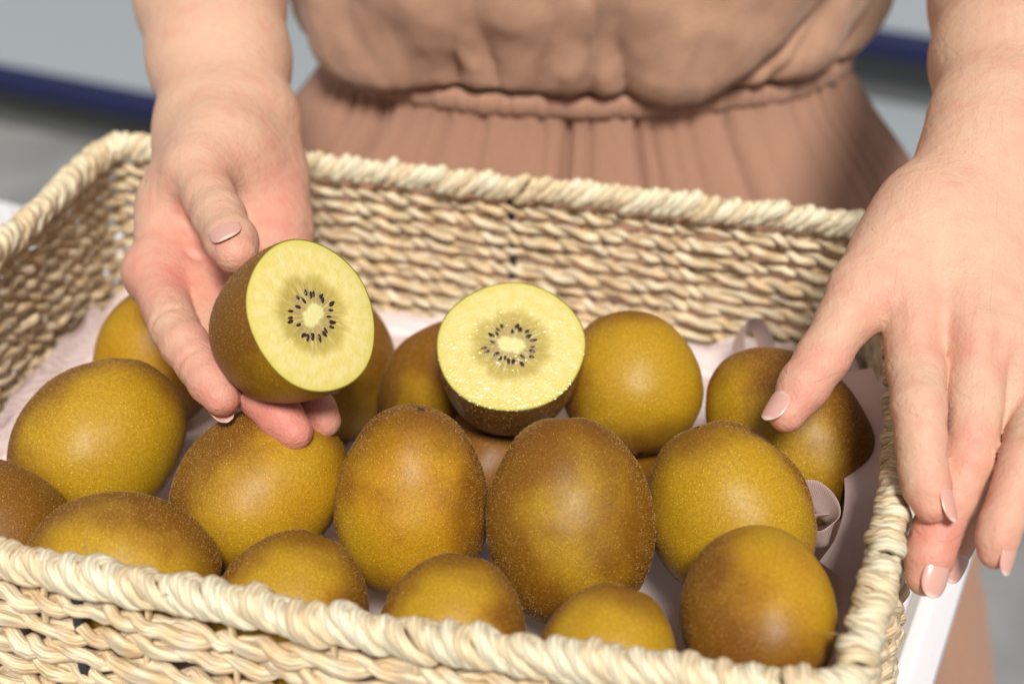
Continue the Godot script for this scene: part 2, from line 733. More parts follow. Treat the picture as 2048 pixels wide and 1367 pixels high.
func make_outline() -> void:
	var raw := PackedVector3Array()
	var cs := [Vector3(-RIM_W, 0, -RIM_D), Vector3(RIM_W, 0, -RIM_D), Vector3(RIM_W, 0, FRONT + 0.0025), Vector3(-RIM_W, 0, FRONT - 0.005)]
	var bow := [0.001, 0.013, 0.010, -0.004]
	for s in 4:
		var a: Vector3 = cs[s]
		var b: Vector3 = cs[(s + 1) % 4]
		var out := Vector3(b.z - a.z, 0, a.x - b.x).normalized()
		for i in 200:
			var t := i / 200.0
			raw.push_back(a.lerp(b, t) + out * (bow[s] * 4.0 * t * (1.0 - t)))
	var n := 640
	var per := 0.0
	for i in raw.size():
		per += raw[i].distance_to(raw[(i + 1) % raw.size()])
	var acc := 0.0
	var nxt := 0.0
	for i in raw.size():
		var a := raw[i]
		var b := raw[(i + 1) % raw.size()]
		var l := a.distance_to(b)
		while nxt <= acc + l and outline.size() < n:
			outline.push_back(a.lerp(b, (nxt - acc) / l))
			nxt += per / n
		acc += l
	for k in 2:
		var sm := outline.duplicate()
		for i in n:
			var s := Vector3.ZERO
			for j in range(-5, 6):
				s += outline[posmod(i + j, n)]
			sm[i] = s / 11.0
		outline = sm
	for i in n:
		var t := (outline[(i + 1) % n] - outline[posmod(i - 1, n)]).normalized()
		outline_n.push_back(Vector3(t.z, 0, -t.x))


func wall_point(i: int, y: float) -> Vector3:
	var t := clampf(-y / 0.122, 0.0, 1.0)
	var bulge := 0.0075 * sin(minf(1.0, t * 1.25) * PI * 0.62)
	var n := outline.size()
	i = posmod(i, n)
	return outline[i] + outline_n[i] * bulge + Vector3(0, y, 0)


func straw_tone(n: FastNoiseLite, x: float, y: float) -> Color:
	var t := clampf(0.5 + 1.0 * n.get_noise_2d(x, y), 0.0, 1.0)
	return Color(0.82, 0.59, 0.33).lerp(Color(1.0, 0.87, 0.63), t)


func make_basket() -> void:
	make_outline()
	var n := outline.size()
	var b := base("basket", Vector3.ZERO)
	tag(b, "pale woven straw basket with a whipped rim, full of kiwis, on the white table", "basket")
	var wob := noise(41, 0.02, 2)
	var tone := noise(42, 0.9, 3)
	for row in 14:
		var y0 := -0.0125 - row * 0.0085
		var rowroot := Node3D.new()
		rowroot.name = "rope_row" if row == 0 else "rope_row_%03d" % row
		b.add_child(rowroot, true)
		var ph := rng.randf() * TAU
		var turns := 47 + rng.randi_range(-3, 3)
		for st in 2:
			var pts := PackedVector3Array()
			var ra := PackedFloat32Array()
			var rb := PackedFloat32Array()
			var cols := PackedColorArray()
			var m := n
			for i in m:
				var f := float(i) / m
				var wv := 0.0011 * wob.get_noise_2d(f * 900.0 + row * 77.0, row * 9.0)
				var wz := 0.0016 * wob.get_noise_2d(f * 900.0 + row * 77.0, row * 9.0 + 300.0)
				var nn := outline_n[i]
				# fade the wobble at the seam so the loop closes
				var fade := minf(1.0, minf(f, 1.0 - f) * 40.0)
				var p := wall_point(i, y0 + wv * fade) + nn * wz * fade
				var ang := ph + f * TAU * turns + st * PI + 2.4 * fade * wob.get_noise_2d(f * 2500.0, row * 31.0 + 5.0)
				var thick := 1.0 + 0.42 * wob.get_noise_2d(f * 3000.0 + 100.0, row * 17.0 + st * 50.0) * fade
				pts.push_back(p + Vector3.UP * (sin(ang) * 0.0019 * thick) + nn * (cos(ang) * 0.0021 * thick))
				var vis := 0.5 + 0.5 * cos(ang)
				ra.push_back(0.00215 * thick)
				rb.push_back(0.00215 * thick * (0.86 + 0.28 * vis))
				var c := straw_tone(tone, f * 160.0 + st * 50.0, row * 7.3)
				cols.push_back(c)
			var mb := MB.new()
			mb.tube(pts, ra, rb, Vector3.UP, 8, cols, 18.0, true)
			obj("strand", mb.done(), straw, rowroot)
	# upright stakes the ropes are bound to
	var black := mat(lin(0.012, 0.013, 0.016), 0.5)
	var wires := [100, 436, 530]
	for k in 42:
		var i := int(k * n / 42.0) + rng.randi_range(-3, 3)
		var pts := PackedVector3Array()
		var ra := PackedFloat32Array()
		var cols := PackedColorArray()
		for s in 9:
			var y := 0.0 - 0.121 * s / 8.0
			pts.push_back(wall_point(i + rng.randi_range(0, 1), y) + outline_n[posmod(i, n)] * 0.0006 * sin(s * 2.2 + k))
			ra.push_back(0.0012)
			cols.push_back(Color(0.88, 0.68, 0.42))
		var mb := MB.new()
		mb.tube(pts, ra, ra, Vector3.FORWARD, 6, cols, 18.0)
		obj("stake", mb.done(), straw, b)
	for i in wires:
		var pts := PackedVector3Array()
		var ra := PackedFloat32Array()
		var cols := PackedColorArray()
		for s in 9:
			var y := 0.0 - 0.121 * s / 8.0
			pts.push_back(wall_point(i, y) + outline_n[posmod(i, n)] * 0.0014 * sin(y * TAU / 0.0153 * 0.5))
			ra.push_back(0.0019)
			cols.push_back(Color.WHITE)
		var mb := MB.new()
		mb.tube(pts, ra, ra, Vector3.FORWARD, 7, cols)
		obj("frame_wire", mb.done(), black, b)
	# bottom mat of the basket
	var bm := MB.new()
	var ring := PackedInt32Array()
	for yy in [-0.126, -0.1225]:
		for i in range(0, n, 4):
			var p := wall_point(i, -0.121)
			bm.add(Vector3(p.x * 0.985, yy, p.z * 0.985), Color(0.6, 0.47, 0.28), Vector2(p.x * 30.0, p.z * 30.0))
	bm.lace(0, 2, n / 4, true)
	for e in 2:
		var mid := bm.add(Vector3(0, [-0.126, -0.1225][e], 0), Color(0.6, 0.47, 0.28), Vector2.ZERO)
		for i in n / 4:
			var k := (i + 1) % (n / 4)
			if e == 0:
				bm.tri(mid, k, i)
			else:
				bm.tri(mid, n / 4 + i, n / 4 + k)
	obj("bottom", bm.done(), straw, b)
	# rim: a dark wire core whipped with straw
	var core := MB.new()
	var cp := PackedVector3Array()
	var cr := PackedFloat32Array()
	var cc := PackedColorArray()
	for i in n:
		cp.push_back(outline[i] + Vector3(0, -0.0015, 0))
		cr.push_back(0.0034)
		cc.push_back(Color(0.025, 0.025, 0.03) if tone.get_noise_2d(i * 0.9, 500.0) > 0.12 else Color(0.62, 0.45, 0.22))
	core.tube(cp, cr, cr, Vector3.UP, 8, cc, 18.0, true)
	var rim := obj("rim", core.done(), straw, b)
	var variants: Array[ArrayMesh] = []
	for k in 14:
		variants.push_back(wrap_mesh(k))
	var per := 0.0
	for i in n:
		per += outline[i].distance_to(outline[(i + 1) % n])
	var count := mini(298, int(per / 0.0045))
	var at := 0.0
	for k in count:
		var fi := at * n
		at += 1.0 / count
		var i := int(fi) % n
		var p := outline[i].lerp(outline[(i + 1) % n], fi - floorf(fi))
		var t := (outline[(i + 1) % n] - outline[posmod(i - 1, n)]).normalized()
		var o := obj("rim_wrap", variants[rng.randi_range(0, 13)], straw, rim)
		var s := rng.randf_range(0.88, 1.14)
		var bs := Basis(t, Vector3.UP, t.cross(Vector3.UP))
		bs = bs * Basis.from_euler(Vector3(rng.randf_range(-0.14, 0.14), rng.randf_range(-0.06, 0.06), rng.randf_range(-0.07, 0.07)))
		o.transform = Transform3D(bs.scaled_local(Vector3(rng.randf_range(0.9, 1.15), s, s)), p + Vector3(0, rng.randf_range(-0.0016, 0.0008), 0) + outline_n[i] * rng.randf_range(-0.0006, 0.0006))
	# stray fibres that stand off the weave
	var fm := MB.new()
	for k in 150:
		var i := rng.randi_range(0, n - 1)
		var y := 0.004 if k % 3 else -rng.randf() * 0.11
		var p := wall_point(i, y) + outline_n[i] * rng.randf_range(-0.006, 0.006)
		var d := Vector3(rng.randf_range(-1, 1), rng.randf_range(-0.2, 1.0), rng.randf_range(-1, 1)).normalized()
		var l := rng.randf_range(0.004, 0.013)
		var bend := Vector3(rng.randf_range(-1, 1), rng.randf_range(-1, 0.2), rng.randf_range(-1, 1)) * 0.4
		var pts := PackedVector3Array()
		var ra := PackedFloat32Array()
		var cols := PackedColorArray()
		for s in 5:
			var f := s / 4.0
			pts.push_back(p + (d + bend * f) * (l * f))
			ra.push_back(0.00016 * (1.15 - f))
			cols.push_back(Color(0.75, 0.6, 0.36))
		fm.tube(pts, ra, ra, Vector3(0.2, 0.9, 0.3), 4, cols)
	var fo := obj("loose_fibres", fm.done(), straw, b)
	fo.set_meta("kind", "stuff")


func wrap_mesh(k: int) -> ArrayMesh:
	var r := RandomNumberGenerator.new()
	r.seed = 900 + k
	var pts := PackedVector3Array()
	var ra := PackedFloat32Array()
	var rb := PackedFloat32Array()
	var cols := PackedColorArray()
	var c := Color(0.90, 0.71, 0.44).lerp(Color(1.0, 0.90, 0.66), r.randf())
	var slant := r.randf_range(0.0042, 0.0054) * 1.0
	var p1 := r.randf() * TAU
	var p2 := r.randf() * TAU
	var m := MB.new()
	var n := 22
	for i in n:
		var f := TAU * i / n
		var q := 1.0 + 0.07 * sin(3.0 * f + p1) + 0.05 * sin(5.0 * f + p2)
		pts.push_back(Vector3(slant * sin(f) + 0.0006 * sin(2.0 * f + p2), sin(f) * 0.0045 * q, cos(f) * 0.0043 * q))
		ra.push_back(0.0017 * (0.86 + 0.34 * absf(sin(f)) + 0.10 * sin(2.0 * f + p1)))
		rb.push_back(0.0025 * (0.92 + 0.22 * absf(sin(f)) + 0.12 * sin(2.0 * f + p2)))
		cols.push_back(c * (1.0 + 0.08 * sin(4.0 * f + p1)))
	# the flat side of the straw lies on the core: the band is wide along the rim
	var s := m.v.size()
	var sides := 8
	for i in n:
		var t := (pts[(i + 1) % n] - pts[posmod(i - 1, n)]).normalized()
		var out := Vector3(0, pts[i].y, pts[i].z).normalized()
		var side := t.cross(out).normalized()
		out = side.cross(t).normalized()
		for j in sides:
			var g := TAU * j / sides
			m.add(pts[i] + side * (cos(g) * rb[i]) + out * (sin(g) * ra[i]), cols[i], Vector2(i * 0.035, float(j) / sides))
	m.lace(s, n, sides, true)
	for j in sides:
		var q := (j + 1) % sides
		m.quad(s + (n - 1) * sides + j, s + (n - 1) * sides + q, s + q, s + j)
	return m.done()


# ---------------------------------------------------------------- cloth and ribbons in the basket
func make_lining() -> void:
	var m := MB.new()
	var nz := noise(51, 9.0, 3)
	var fold := noise(52, 30.0, 2)
	var n := outline.size()
	var cols := 160
	var rows := 26
	for r in rows:
		for c in cols:
			var i := int(float(c) / cols * n)
			var col := Color(0.86, 0.73, 0.71)
			var pin := wall_point(i, -0.075)
			var inner := Vector3(pin.x, 0, pin.z) - outline_n[i] * 0.0075
			var f := float(r) / (rows - 1)
			var p: Vector3
			var drop := 0.010 * (1.0 - smoothstep(0.02, 0.09, inner.z))
			var top := -0.058 + 0.005 * nz.get_noise_2d(inner.x * 4.0, inner.z * 4.0 + 7.0)
			if inner.z < -0.1:
				top = -0.067 + 0.004 * nz.get_noise_2d(inner.x * 5.0, 3.0) + 0.012 * smoothstep(0.08, 0.15, inner.x)
			top -= drop
			if inner.x > 0.1:
				top = lerpf(top, -0.014 + 0.004 * nz.get_noise_2d(inner.z * 6.0, 30.0), smoothstep(-0.10, -0.05, inner.z) * smoothstep(0.09, 0.05, inner.z) * smoothstep(0.1, 0.16, inner.x))
			var fl := -0.078 - drop + 0.022 * smoothstep(0.05, 0.13, inner.z)
			if f < 0.3:
				var g := f / 0.3
				p = Vector3(inner.x, lerpf(top, fl, g), inner.z)
				p -= outline_n[i] * (0.002 * fold.get_noise_2d(inner.x * 1.5 + inner.z, g) + 0.006 * g * g)
			else:
				var g := 1.0 - (f - 0.3) / 0.7
				var q := Vector3(inner.x, 0, inner.z) - outline_n[i] * 0.006
				q *= g
				var fy := -0.076 - drop * smoothstep(0.75, 1.0, g) + 0.022 * smoothstep(0.05, 0.13, q.z)
				p = Vector3(q.x, fy + 0.004 * nz.get_noise_2d(q.x * 2.0, q.z * 2.0), q.z)
			m.add(p, col, Vector2(p.x * 260.0 + p.z * 40.0, f))
	m.lace(0, rows, cols, true)
	var o := obj("cloth_lining", m.done(false, Vector3.UP), satin)
	tag(o, "pale pink ribbed cloth lining the basket under the kiwis", "cloth")


func ribbon(called: String, pts: Array, across: Array, width: float, label: String, tint: Color) -> void:
	var cv := Curve3D.new()
	for i in pts.size():
		var a: Vector3 = pts[maxi(i - 1, 0)]
		var b: Vector3 = pts[mini(i + 1, pts.size() - 1)]
		var t: Vector3 = (b - a) / 6.0
		cv.add_point(pts[i], -t, t)
	var m := MB.new()
	var n := 60
	var l := cv.get_baked_length()
	for side in 2:
		for i in n:
			var f := float(i) / (n - 1)
			var p := cv.sample_baked(f * l, true)
			var tg := (cv.sample_baked(minf(l, f * l + 0.0005), true) - cv.sample_baked(maxf(0.0, f * l - 0.0005), true)).normalized()
			var g := f * (across.size() - 1)
			var k := mini(int(g), across.size() - 2)
			var w: Vector3 = across[k].lerp(across[k + 1], g - k)
			w = (w - tg * w.dot(tg)).normalized()
			var nr := tg.cross(w)
			for j in 7:
				var s := j / 6.0 - 0.5
				var thick := 0.00035 * (0.5 - side)
				m.add(p + w * (s * width) + nr * (thick + 0.0012 * s * s), tint, Vector2(f * l * 420.0 , s))
	for side in 2:
		m.lace(side * n * 7, n, 7)
	for i in range(m.ix.size() / 2, m.ix.size(), 3):
		var t := m.ix[i + 1]
		m.ix[i + 1] = m.ix[i + 2]
		m.ix[i + 2] = t
	for e in [0, 6]:
		for i in n - 1:
			var a: int = i * 7 + e
			var b: int = n * 7 + i * 7 + e
			if e == 0:
				m.quad(a, a + 7, b + 7, b)
			else:
				m.quad(a, b, b + 7, a + 7)
	tag(obj(called, m.done(), satin), label, "ribbon")


# ---------------------------------------------------------------- kiwis
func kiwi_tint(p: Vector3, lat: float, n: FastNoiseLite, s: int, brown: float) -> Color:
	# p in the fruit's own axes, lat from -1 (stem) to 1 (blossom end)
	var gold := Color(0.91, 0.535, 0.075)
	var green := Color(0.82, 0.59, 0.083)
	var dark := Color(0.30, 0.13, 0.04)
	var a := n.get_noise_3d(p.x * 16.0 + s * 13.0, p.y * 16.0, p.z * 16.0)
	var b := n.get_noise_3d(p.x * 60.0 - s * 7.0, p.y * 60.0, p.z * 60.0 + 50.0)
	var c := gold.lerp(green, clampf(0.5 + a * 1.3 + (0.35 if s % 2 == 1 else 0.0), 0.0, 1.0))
	# brown sides and ends; camera-facing gold also paints in highlight and edge shading
	var lit_cheek := p.x / maxf(0.004, Vector2(p.x, p.z).length())
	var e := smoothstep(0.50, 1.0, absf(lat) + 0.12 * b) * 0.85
	var side := smoothstep(1.0, 0.1, lit_cheek + a * 0.75 + b * 0.30 - brown) * 0.85
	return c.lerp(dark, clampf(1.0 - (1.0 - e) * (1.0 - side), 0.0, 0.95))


func profile(t: float, pear: float) -> Vector2:
	# t 0..1 from pole to pole: (axis, radius) on a unit fruit
	var f := t * PI
	var h := cos(f)
	var r := sin(f)
	r = pow(r, 0.90)
	h = signf(h) * pow(absf(h), 1.06)
	r *= 1.0 - pear * h
	return Vector2(h, r)


func fruit_mesh(s: int, pear: float, brown: float) -> ArrayMesh:
	var m := MB.new()
	var nz := noise(60 + s, 1.0, 3)
	var rows := 57
	var cols := 72
	for i in rows:
		var t := float(i) / (rows - 1)
		var q := profile(t, pear)
		for j in cols:
			var f := TAU * j / cols
			var oval := 1.0 + 0.025 * cos(2.0 * f + s) + 0.012 * cos(3.0 * f + s * 2.0)
			var p := Vector3(cos(f) * q.y * 0.028 * oval, q.x * 0.035, sin(f) * q.y * 0.028 * oval)
			p *= 1.0 + 0.05 * nz.get_noise_3d(p.x * 18.0 + s * 5.0, p.y * 18.0, p.z * 18.0)
			# dimples at both ends
			var dim := smoothstep(0.30, 0.0, q.y)
			p.y -= signf(p.y) * 0.0012 * dim
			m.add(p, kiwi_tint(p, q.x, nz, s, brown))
	m.lace(0, rows, cols, true)
	return m.done()


func scar_mesh() -> ArrayMesh:
	# a dry rough button with a few sepal stubs
	var m := MB.new()
	var r := RandomNumberGenerator.new()
	r.seed = 77
	var rows := 6
	var cols := 14
	for i in rows:
		for j in cols:
			var f := TAU * j / cols
			var q := float(i) / (rows - 1)
			var rr := 0.0016 * sin(q * PI * 0.5 + 0.02) * (1.0 + 0.25 * sin(f * 5.0) + r.randf_range(-0.12, 0.12))
			m.add(Vector3(cos(f) * rr, 0.0009 * cos(q * PI * 0.5) - 0.0004 + r.randf_range(-0.0002, 0.0002), sin(f) * rr))
	m.lace(0, rows, cols, true)
	for k in 3:
		var f := TAU * k / 3.0 + r.randf() * 1.6
		var d := Vector3(cos(f), 0.35, sin(f))
		var pts := PackedVector3Array()
		var ra := PackedFloat32Array()
		var cc := PackedColorArray()
		for s in 4:
			pts.push_back(Vector3(0, 0.0002, 0) + d * (0.0007 + s * 0.0004) + Vector3(0, -s * s * 0.00008, 0))
			ra.push_back(0.00045 * (1.0 - s * 0.2))
			cc.push_back(Color.WHITE)
		m.tube(pts, ra, ra, Vector3.UP, 5, cc)
	return m.done()


func hair_mesh() -> ArrayMesh:
	var m := MB.new()
	for i in 3:
		var f := TAU * i / 3.0
		m.add(Vector3(cos(f) * 0.000075, -0.00005, sin(f) * 0.000075))
	m.add(Vector3(0.00012, 0.00048, 0.00004))
	for i in 3:
		m.tri(i, (i + 1) % 3, 3)
	m.tri(0, 2, 1)
	return m.done()


# short brown fuzz all over a fruit
func fuzz(parent: Node3D, m: Mesh, count: int, hair: Mesh, s: int) -> void:
	var r := RandomNumberGenerator.new()
	r.seed = 400 + s
	var arr := m.surface_get_arrays(0)
	var v: PackedVector3Array = arr[Mesh.ARRAY_VERTEX]
	var ix: PackedInt32Array = arr[Mesh.ARRAY_INDEX]
	var total := PackedFloat32Array()
	var sum := 0.0
	for i in range(0, ix.size(), 3):
		sum += (v[ix[i + 1]] - v[ix[i]]).cross(v[ix[i + 2]] - v[ix[i]]).length()
		total.push_back(sum)
	var mm := MultiMesh.new()
	mm.transform_format = MultiMesh.TRANSFORM_3D
	mm.mesh = hair
	mm.instance_count = count
	for k in count:
		var p := Vector3.ZERO
		for again in 2:
			var t := mini(total.bsearch(r.randf() * sum), total.size() - 1) * 3
			var a := r.randf()
			var b := r.randf()
			if a + b > 1.0:
				a = 1.0 - a
				b = 1.0 - b
			p = v[ix[t]] + (v[ix[t + 1]] - v[ix[t]]) * a + (v[ix[t + 2]] - v[ix[t]]) * b
			# the camera-facing gold side carries less of it
			if p.x < 0.72 * Vector2(p.x, p.z).length():
				break
		var n := (Vector3(p.x, p.y * 0.64, p.z).normalized() + Vector3(r.randfn(), r.randfn(), r.randfn()) * 0.35).normalized()
		var bs := axis_basis(n, r.randf() * TAU).scaled_local(Vector3(2.4, 0.62, 2.4) * r.randf_range(0.55, 1.2) if k % 3 == 0 else Vector3.ONE * r.randf_range(0.5, 1.2))
		mm.set_instance_transform(k, Transform3D(bs, p))
	var o := MultiMeshInstance3D.new()
	o.name = "fuzz"
	o.multimesh = mm
	o.material_override = fuzz_mat
	o.set_meta("kind", "stuff")
	parent.add_child(o, true)


func axis_basis(u: Vector3, spin: float, towards := Vector3(0.31, 0.22, 0.92)) -> Basis:
	var y := u.normalized()
	var x := (towards - y * towards.dot(y)).normalized()
	return Basis(x, y, x.cross(y)) * Basis(Vector3.UP, spin)


func make_kiwis() -> void:
	var scar := scar_mesh()
	var hair := hair_mesh()
	var kinds: Array[Node3D] = []
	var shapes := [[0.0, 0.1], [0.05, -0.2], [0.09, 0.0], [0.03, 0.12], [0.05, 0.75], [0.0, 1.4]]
	for k in 6:
		var o := Node3D.new()
		obj("fruit_skin", fruit_mesh(k, shapes[k][0], shapes[k][1]), kiwi_skin, o)
		var e := obj("blossom_end", scar, scar_mat, o)
		e.transform = Transform3D(Basis(), Vector3(0, 0.0338, 0))
		var e2 := obj("stem_scar", scar, scar_mat, o)
		e2.transform = Transform3D(Basis(Vector3(1, 0, 0), PI).scaled(Vector3(0.8, 0.8, 0.8)), Vector3(0, -0.0338, 0))
		fuzz(o, (o.get_node("fruit_skin") as MeshInstance3D).mesh, 14000, hair, k)
		kinds.push_back(o)
	# centre, axis, radius, half length (mm), kind, spin, label
	var list := [
		[Vector3(-0.09149, -0.02522, 0.05815), Vector3(0.48311, 0.35638, -0.79975), 29.0, 34.5, 1, 0.32, "large golden kiwi against the basket's left wall, half shaded by the hand above"],
		[Vector3(-0.10306, -0.02832, 0.11409), Vector3(-0.64887, 0.58980, -0.48073), 26.0, 28.0, 4, -0.40, "brown kiwi cut off by the photo's left edge, behind the front rim"],
		[Vector3(-0.04860, -0.02435, 0.12275), Vector3(0.95447, -0.16088, -0.25119), 25.0, 32.0, 3, -0.10, "wide green-gold kiwi peeking over the front rim, nearest the left corner"],
		[Vector3(-0.02285, -0.02652, 0.06927), Vector3(0.53012, 0.30356, -0.79172), 28.0, 34.0, 0, 0.37, "dull brown kiwi lying right below the fingertips of the hand with the cut half"],
		[Vector3(0.00860, -0.03146, 0.12337), Vector3(0.20473, 0.67345, -0.71031), 25.0, 29.0, 3, -0.22, "speckled kiwi dome above the front rim, in front of the fingertips"],
		[Vector3(0.03227, -0.02452, 0.06445), Vector3(0.03104, 0.92143, -0.38731), 27.3, 34.0, 2, -0.02, "tall pear-shaped golden kiwi standing left of the brownest one in the middle"],
		[Vector3(0.06397, -0.02545, 0.12562), Vector3(0.05589, 0.72800, -0.68329), 23.0, 26.5, 3, -0.26, "kiwi dome above the front rim, between the two tall middle kiwis"],
		[Vector3(0.09033, -0.01923, 0.06896), Vector3(-0.19412, 0.81487, -0.54617), 28.3, 35.3, 4, 0.10, "brownest fully visible kiwi, standing in the middle in front of the cut half"],
		[Vector3(0.11430, -0.02158, 0.12926), Vector3(0.16700, 0.74090, -0.65052), 21.5, 24.0, 1, -0.06, "small green kiwi dome above the front rim, left of the round corner kiwi"],
		[Vector3(0.14267, -0.02203, 0.04845), Vector3(-0.46892, 0.76273, -0.44537), 28.8, 32.3, 1, -0.18, "bright yellow-green speckled kiwi below the tip of the right-hand thumb"],
		[Vector3(0.15661, -0.01322, 0.10632), Vector3(0.26256, 0.04303, 0.96395), 24.0, 30.0, 0, -0.36, "round kiwi in the front right corner showing its dark blossom end"],
		[Vector3(0.15868, -0.02988, -0.01481), Vector3(-0.72439, 0.36041, -0.58768), 28.0, 38.0, 3, -0.60, "shaded kiwi under the right-hand thumb, its stem end by the pink ribbon"],
		[Vector3(0.09546, -0.02578, -0.02784), Vector3(-0.26888, 0.70442, -0.65688), 27.5, 29.0, 1, 0.50, "smooth golden kiwi behind and to the right of the cut half in the basket"],
		[Vector3(0.01483, -0.04315, -0.03488), Vector3(0.52429, 0.85028, -0.04627), 24.0, 31.0, 4, 0.03, "dull kiwi at the back, wedged behind the cut half in the basket"],
		[Vector3(-0.03634, -0.04647, -0.04354), Vector3(-0.15665, 0.96186, -0.22423), 26.0, 35.0, 3, -0.27, "kiwi at the back, mostly hidden by the cut half held in the hand"],
		[Vector3(-0.10823, -0.04192, -0.02435), Vector3(0.23952, 0.92547, -0.29350), 27.5, 33.0, 0, -0.57, "kiwi at the back left, partly hidden behind the index finger"],
		[Vector3(0.10495, -0.07096, -0.01530), Vector3(0.22696, 0.24055, 0.94373), 20.0, 25.0, 5, 0.24, "dark reddish kiwi end deep in the gap below the smooth golden kiwi"],
		[Vector3(0.04410, -0.05849, -0.00514), Vector3(0.47430, 0.34088, -0.81169), 25.0, 30.0, 5, 0.3, "dark kiwi of the lower layer, in the gap right under the wet cut half"]]
	var proto := {}
	for e in list:
		var k: int = e[4]
		var o: Node3D
		if proto.has(k):
			o = proto[k].duplicate()
		else:
			o = kinds[k]
			proto[k] = o
		o.name = numbered("kiwi")
		add_child(o, true)
		var bs := axis_basis(e[1], e[5], Vector3(0.26883, 0.31391, 0.91060))
		o.transform = Transform3D(bs.scaled_local(Vector3(e[2] / 28.0, e[3] / 35.0, e[2] / 28.0)), e[0])
		tag(o, e[6], "kiwi fruit", "whole kiwis in the basket")
	for k in kinds:
		if not k.is_inside_tree():
			k.free()


func half_kiwi(centre: Vector3, u: Vector3, ra: float, half_len: float, cut: float, spin: float, fmat: Material, s: int, label: String) -> void:
	# centre is the middle of the cut face; the fruit hangs behind it along -u
	var o := base("half_kiwi", centre)
	o.basis = axis_basis(u, spin)
	tag(o, label, "half kiwi", "cut kiwi halves")
	var nz := noise(80 + s, 1.0, 3)
	var m := MB.new()
	var rows := 44
	var cols := 96
	var f0 := acos(cut / half_len)
	var edge := PackedVector3Array()
	for i in rows:
		var f := lerpf(f0, PI, float(i) / (rows - 1))
		var h := cos(f) * half_len - cut
		var r := pow(sin(f), 0.80) * ra
		for j in cols:
			var g := TAU * j / cols
			var oval := 1.0 + 0.02 * cos(2.0 * g + s) + 0.008 * cos(5.0 * g)
			var p := Vector3(cos(g) * r * oval, h, sin(g) * r * oval)
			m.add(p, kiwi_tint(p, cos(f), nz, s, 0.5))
			if i == 0:
				edge.push_back(p)
	m.lace(0, rows, cols, true)
	var skin_mesh := m.done()
	obj("fruit_skin", skin_mesh, kiwi_skin, o)
	fuzz(o, skin_mesh, 5000, hair_mesh(), 20 + s)
	var d := MB.new()
	var rings := 14
	for i in rings + 1:
		for j in cols:
			var q := float(i) / rings
			var p := edge[j] * q
			# a flat cut with a slightly sunken ring and a soft lip at the skin
			p.y = 0.0005 * (1.0 - pow(q, 6.0)) - 0.0004 * exp(-pow((q - 0.36) / 0.14, 2.0)) + 0.00012 * nz.get_noise_2d(p.x * 300.0, p.z * 300.0)
			d.add(p, Color.WHITE, Vector2(0.5, 0.5) + Vector2(cos(TAU * j / cols), sin(TAU * j / cols)) * (0.5 * q))
	d.lace(0, rings + 1, cols, true)
	var face := obj("cut_flesh", d.done(false, Vector3.UP), fmat, o)
	var sm := MB.new()
	for i in 7:
		for j in 8:
			var f := PI * i / 6.0
			var g := TAU * j / 8.0
			var rr := sin(f) * (1.0 - 0.3 * cos(f))
			sm.add(Vector3(cos(f) * 0.00118, sin(g) * rr * 0.00045, cos(g) * rr * 0.00062))
	sm.lace(0, 7, 8, true)
	var seed_mesh := sm.done()
	var r2 := RandomNumberGenerator.new()
	r2.seed = 300 + s
	for k in 23:
		var g := TAU * (k + r2.randf_range(-0.42, 0.42)) / 23.0
		var rad := ra * r2.randf_range(0.225, 0.345) * (1.0 + 0.1 * cos(2.0 * g - 0.9))
		var e := obj("seed", seed_mesh, seed_mat, face)
		var z := r2.randf_range(0.85, 1.35)
		e.transform = Transform3D(Basis(Vector3.UP, -g + r2.randf_range(-0.3, 0.3)).scaled_local(Vector3(z, 1, z * r2.randf_range(0.75, 1.15))), Vector3(cos(g) * rad, 0.00018, sin(g) * rad))


# ---------------------------------------------------------------- person
var tone_noise: FastNoiseLite
var spots_p := PackedVector3Array()
var spots_r := PackedFloat32Array()
var spots_w := PackedFloat32Array()


func blush(p: Vector3, r: float, w: float) -> void:
	spots_p.push_back(p)
	spots_r.push_back(1.0 / (r * r))
	spots_w.push_back(w)


func skin_tint(p: Vector3) -> Color:
	var w := 0.0
	for i in spots_p.size():
		var e := (p - spots_p[i]).length_squared() * spots_r[i]
		if e < 6.0:
			w += spots_w[i] * exp(-e)
	w += 0.34 * tone_noise.get_noise_3d(p.x * 34.0, p.y * 34.0, p.z * 34.0) + 0.30 * tone_noise.get_noise_3d(p.x * 110.0, p.y * 110.0, p.z * 110.0)
	var c := Color(0.62, 0.385, 0.268)
	if w > 0.0:
		return c.lerp(Color(0.62, 0.235, 0.18), minf(w, 1.0))
	return c.lerp(Color(0.62, 0.435, 0.295), minf(-w * 1.5, 1.0))


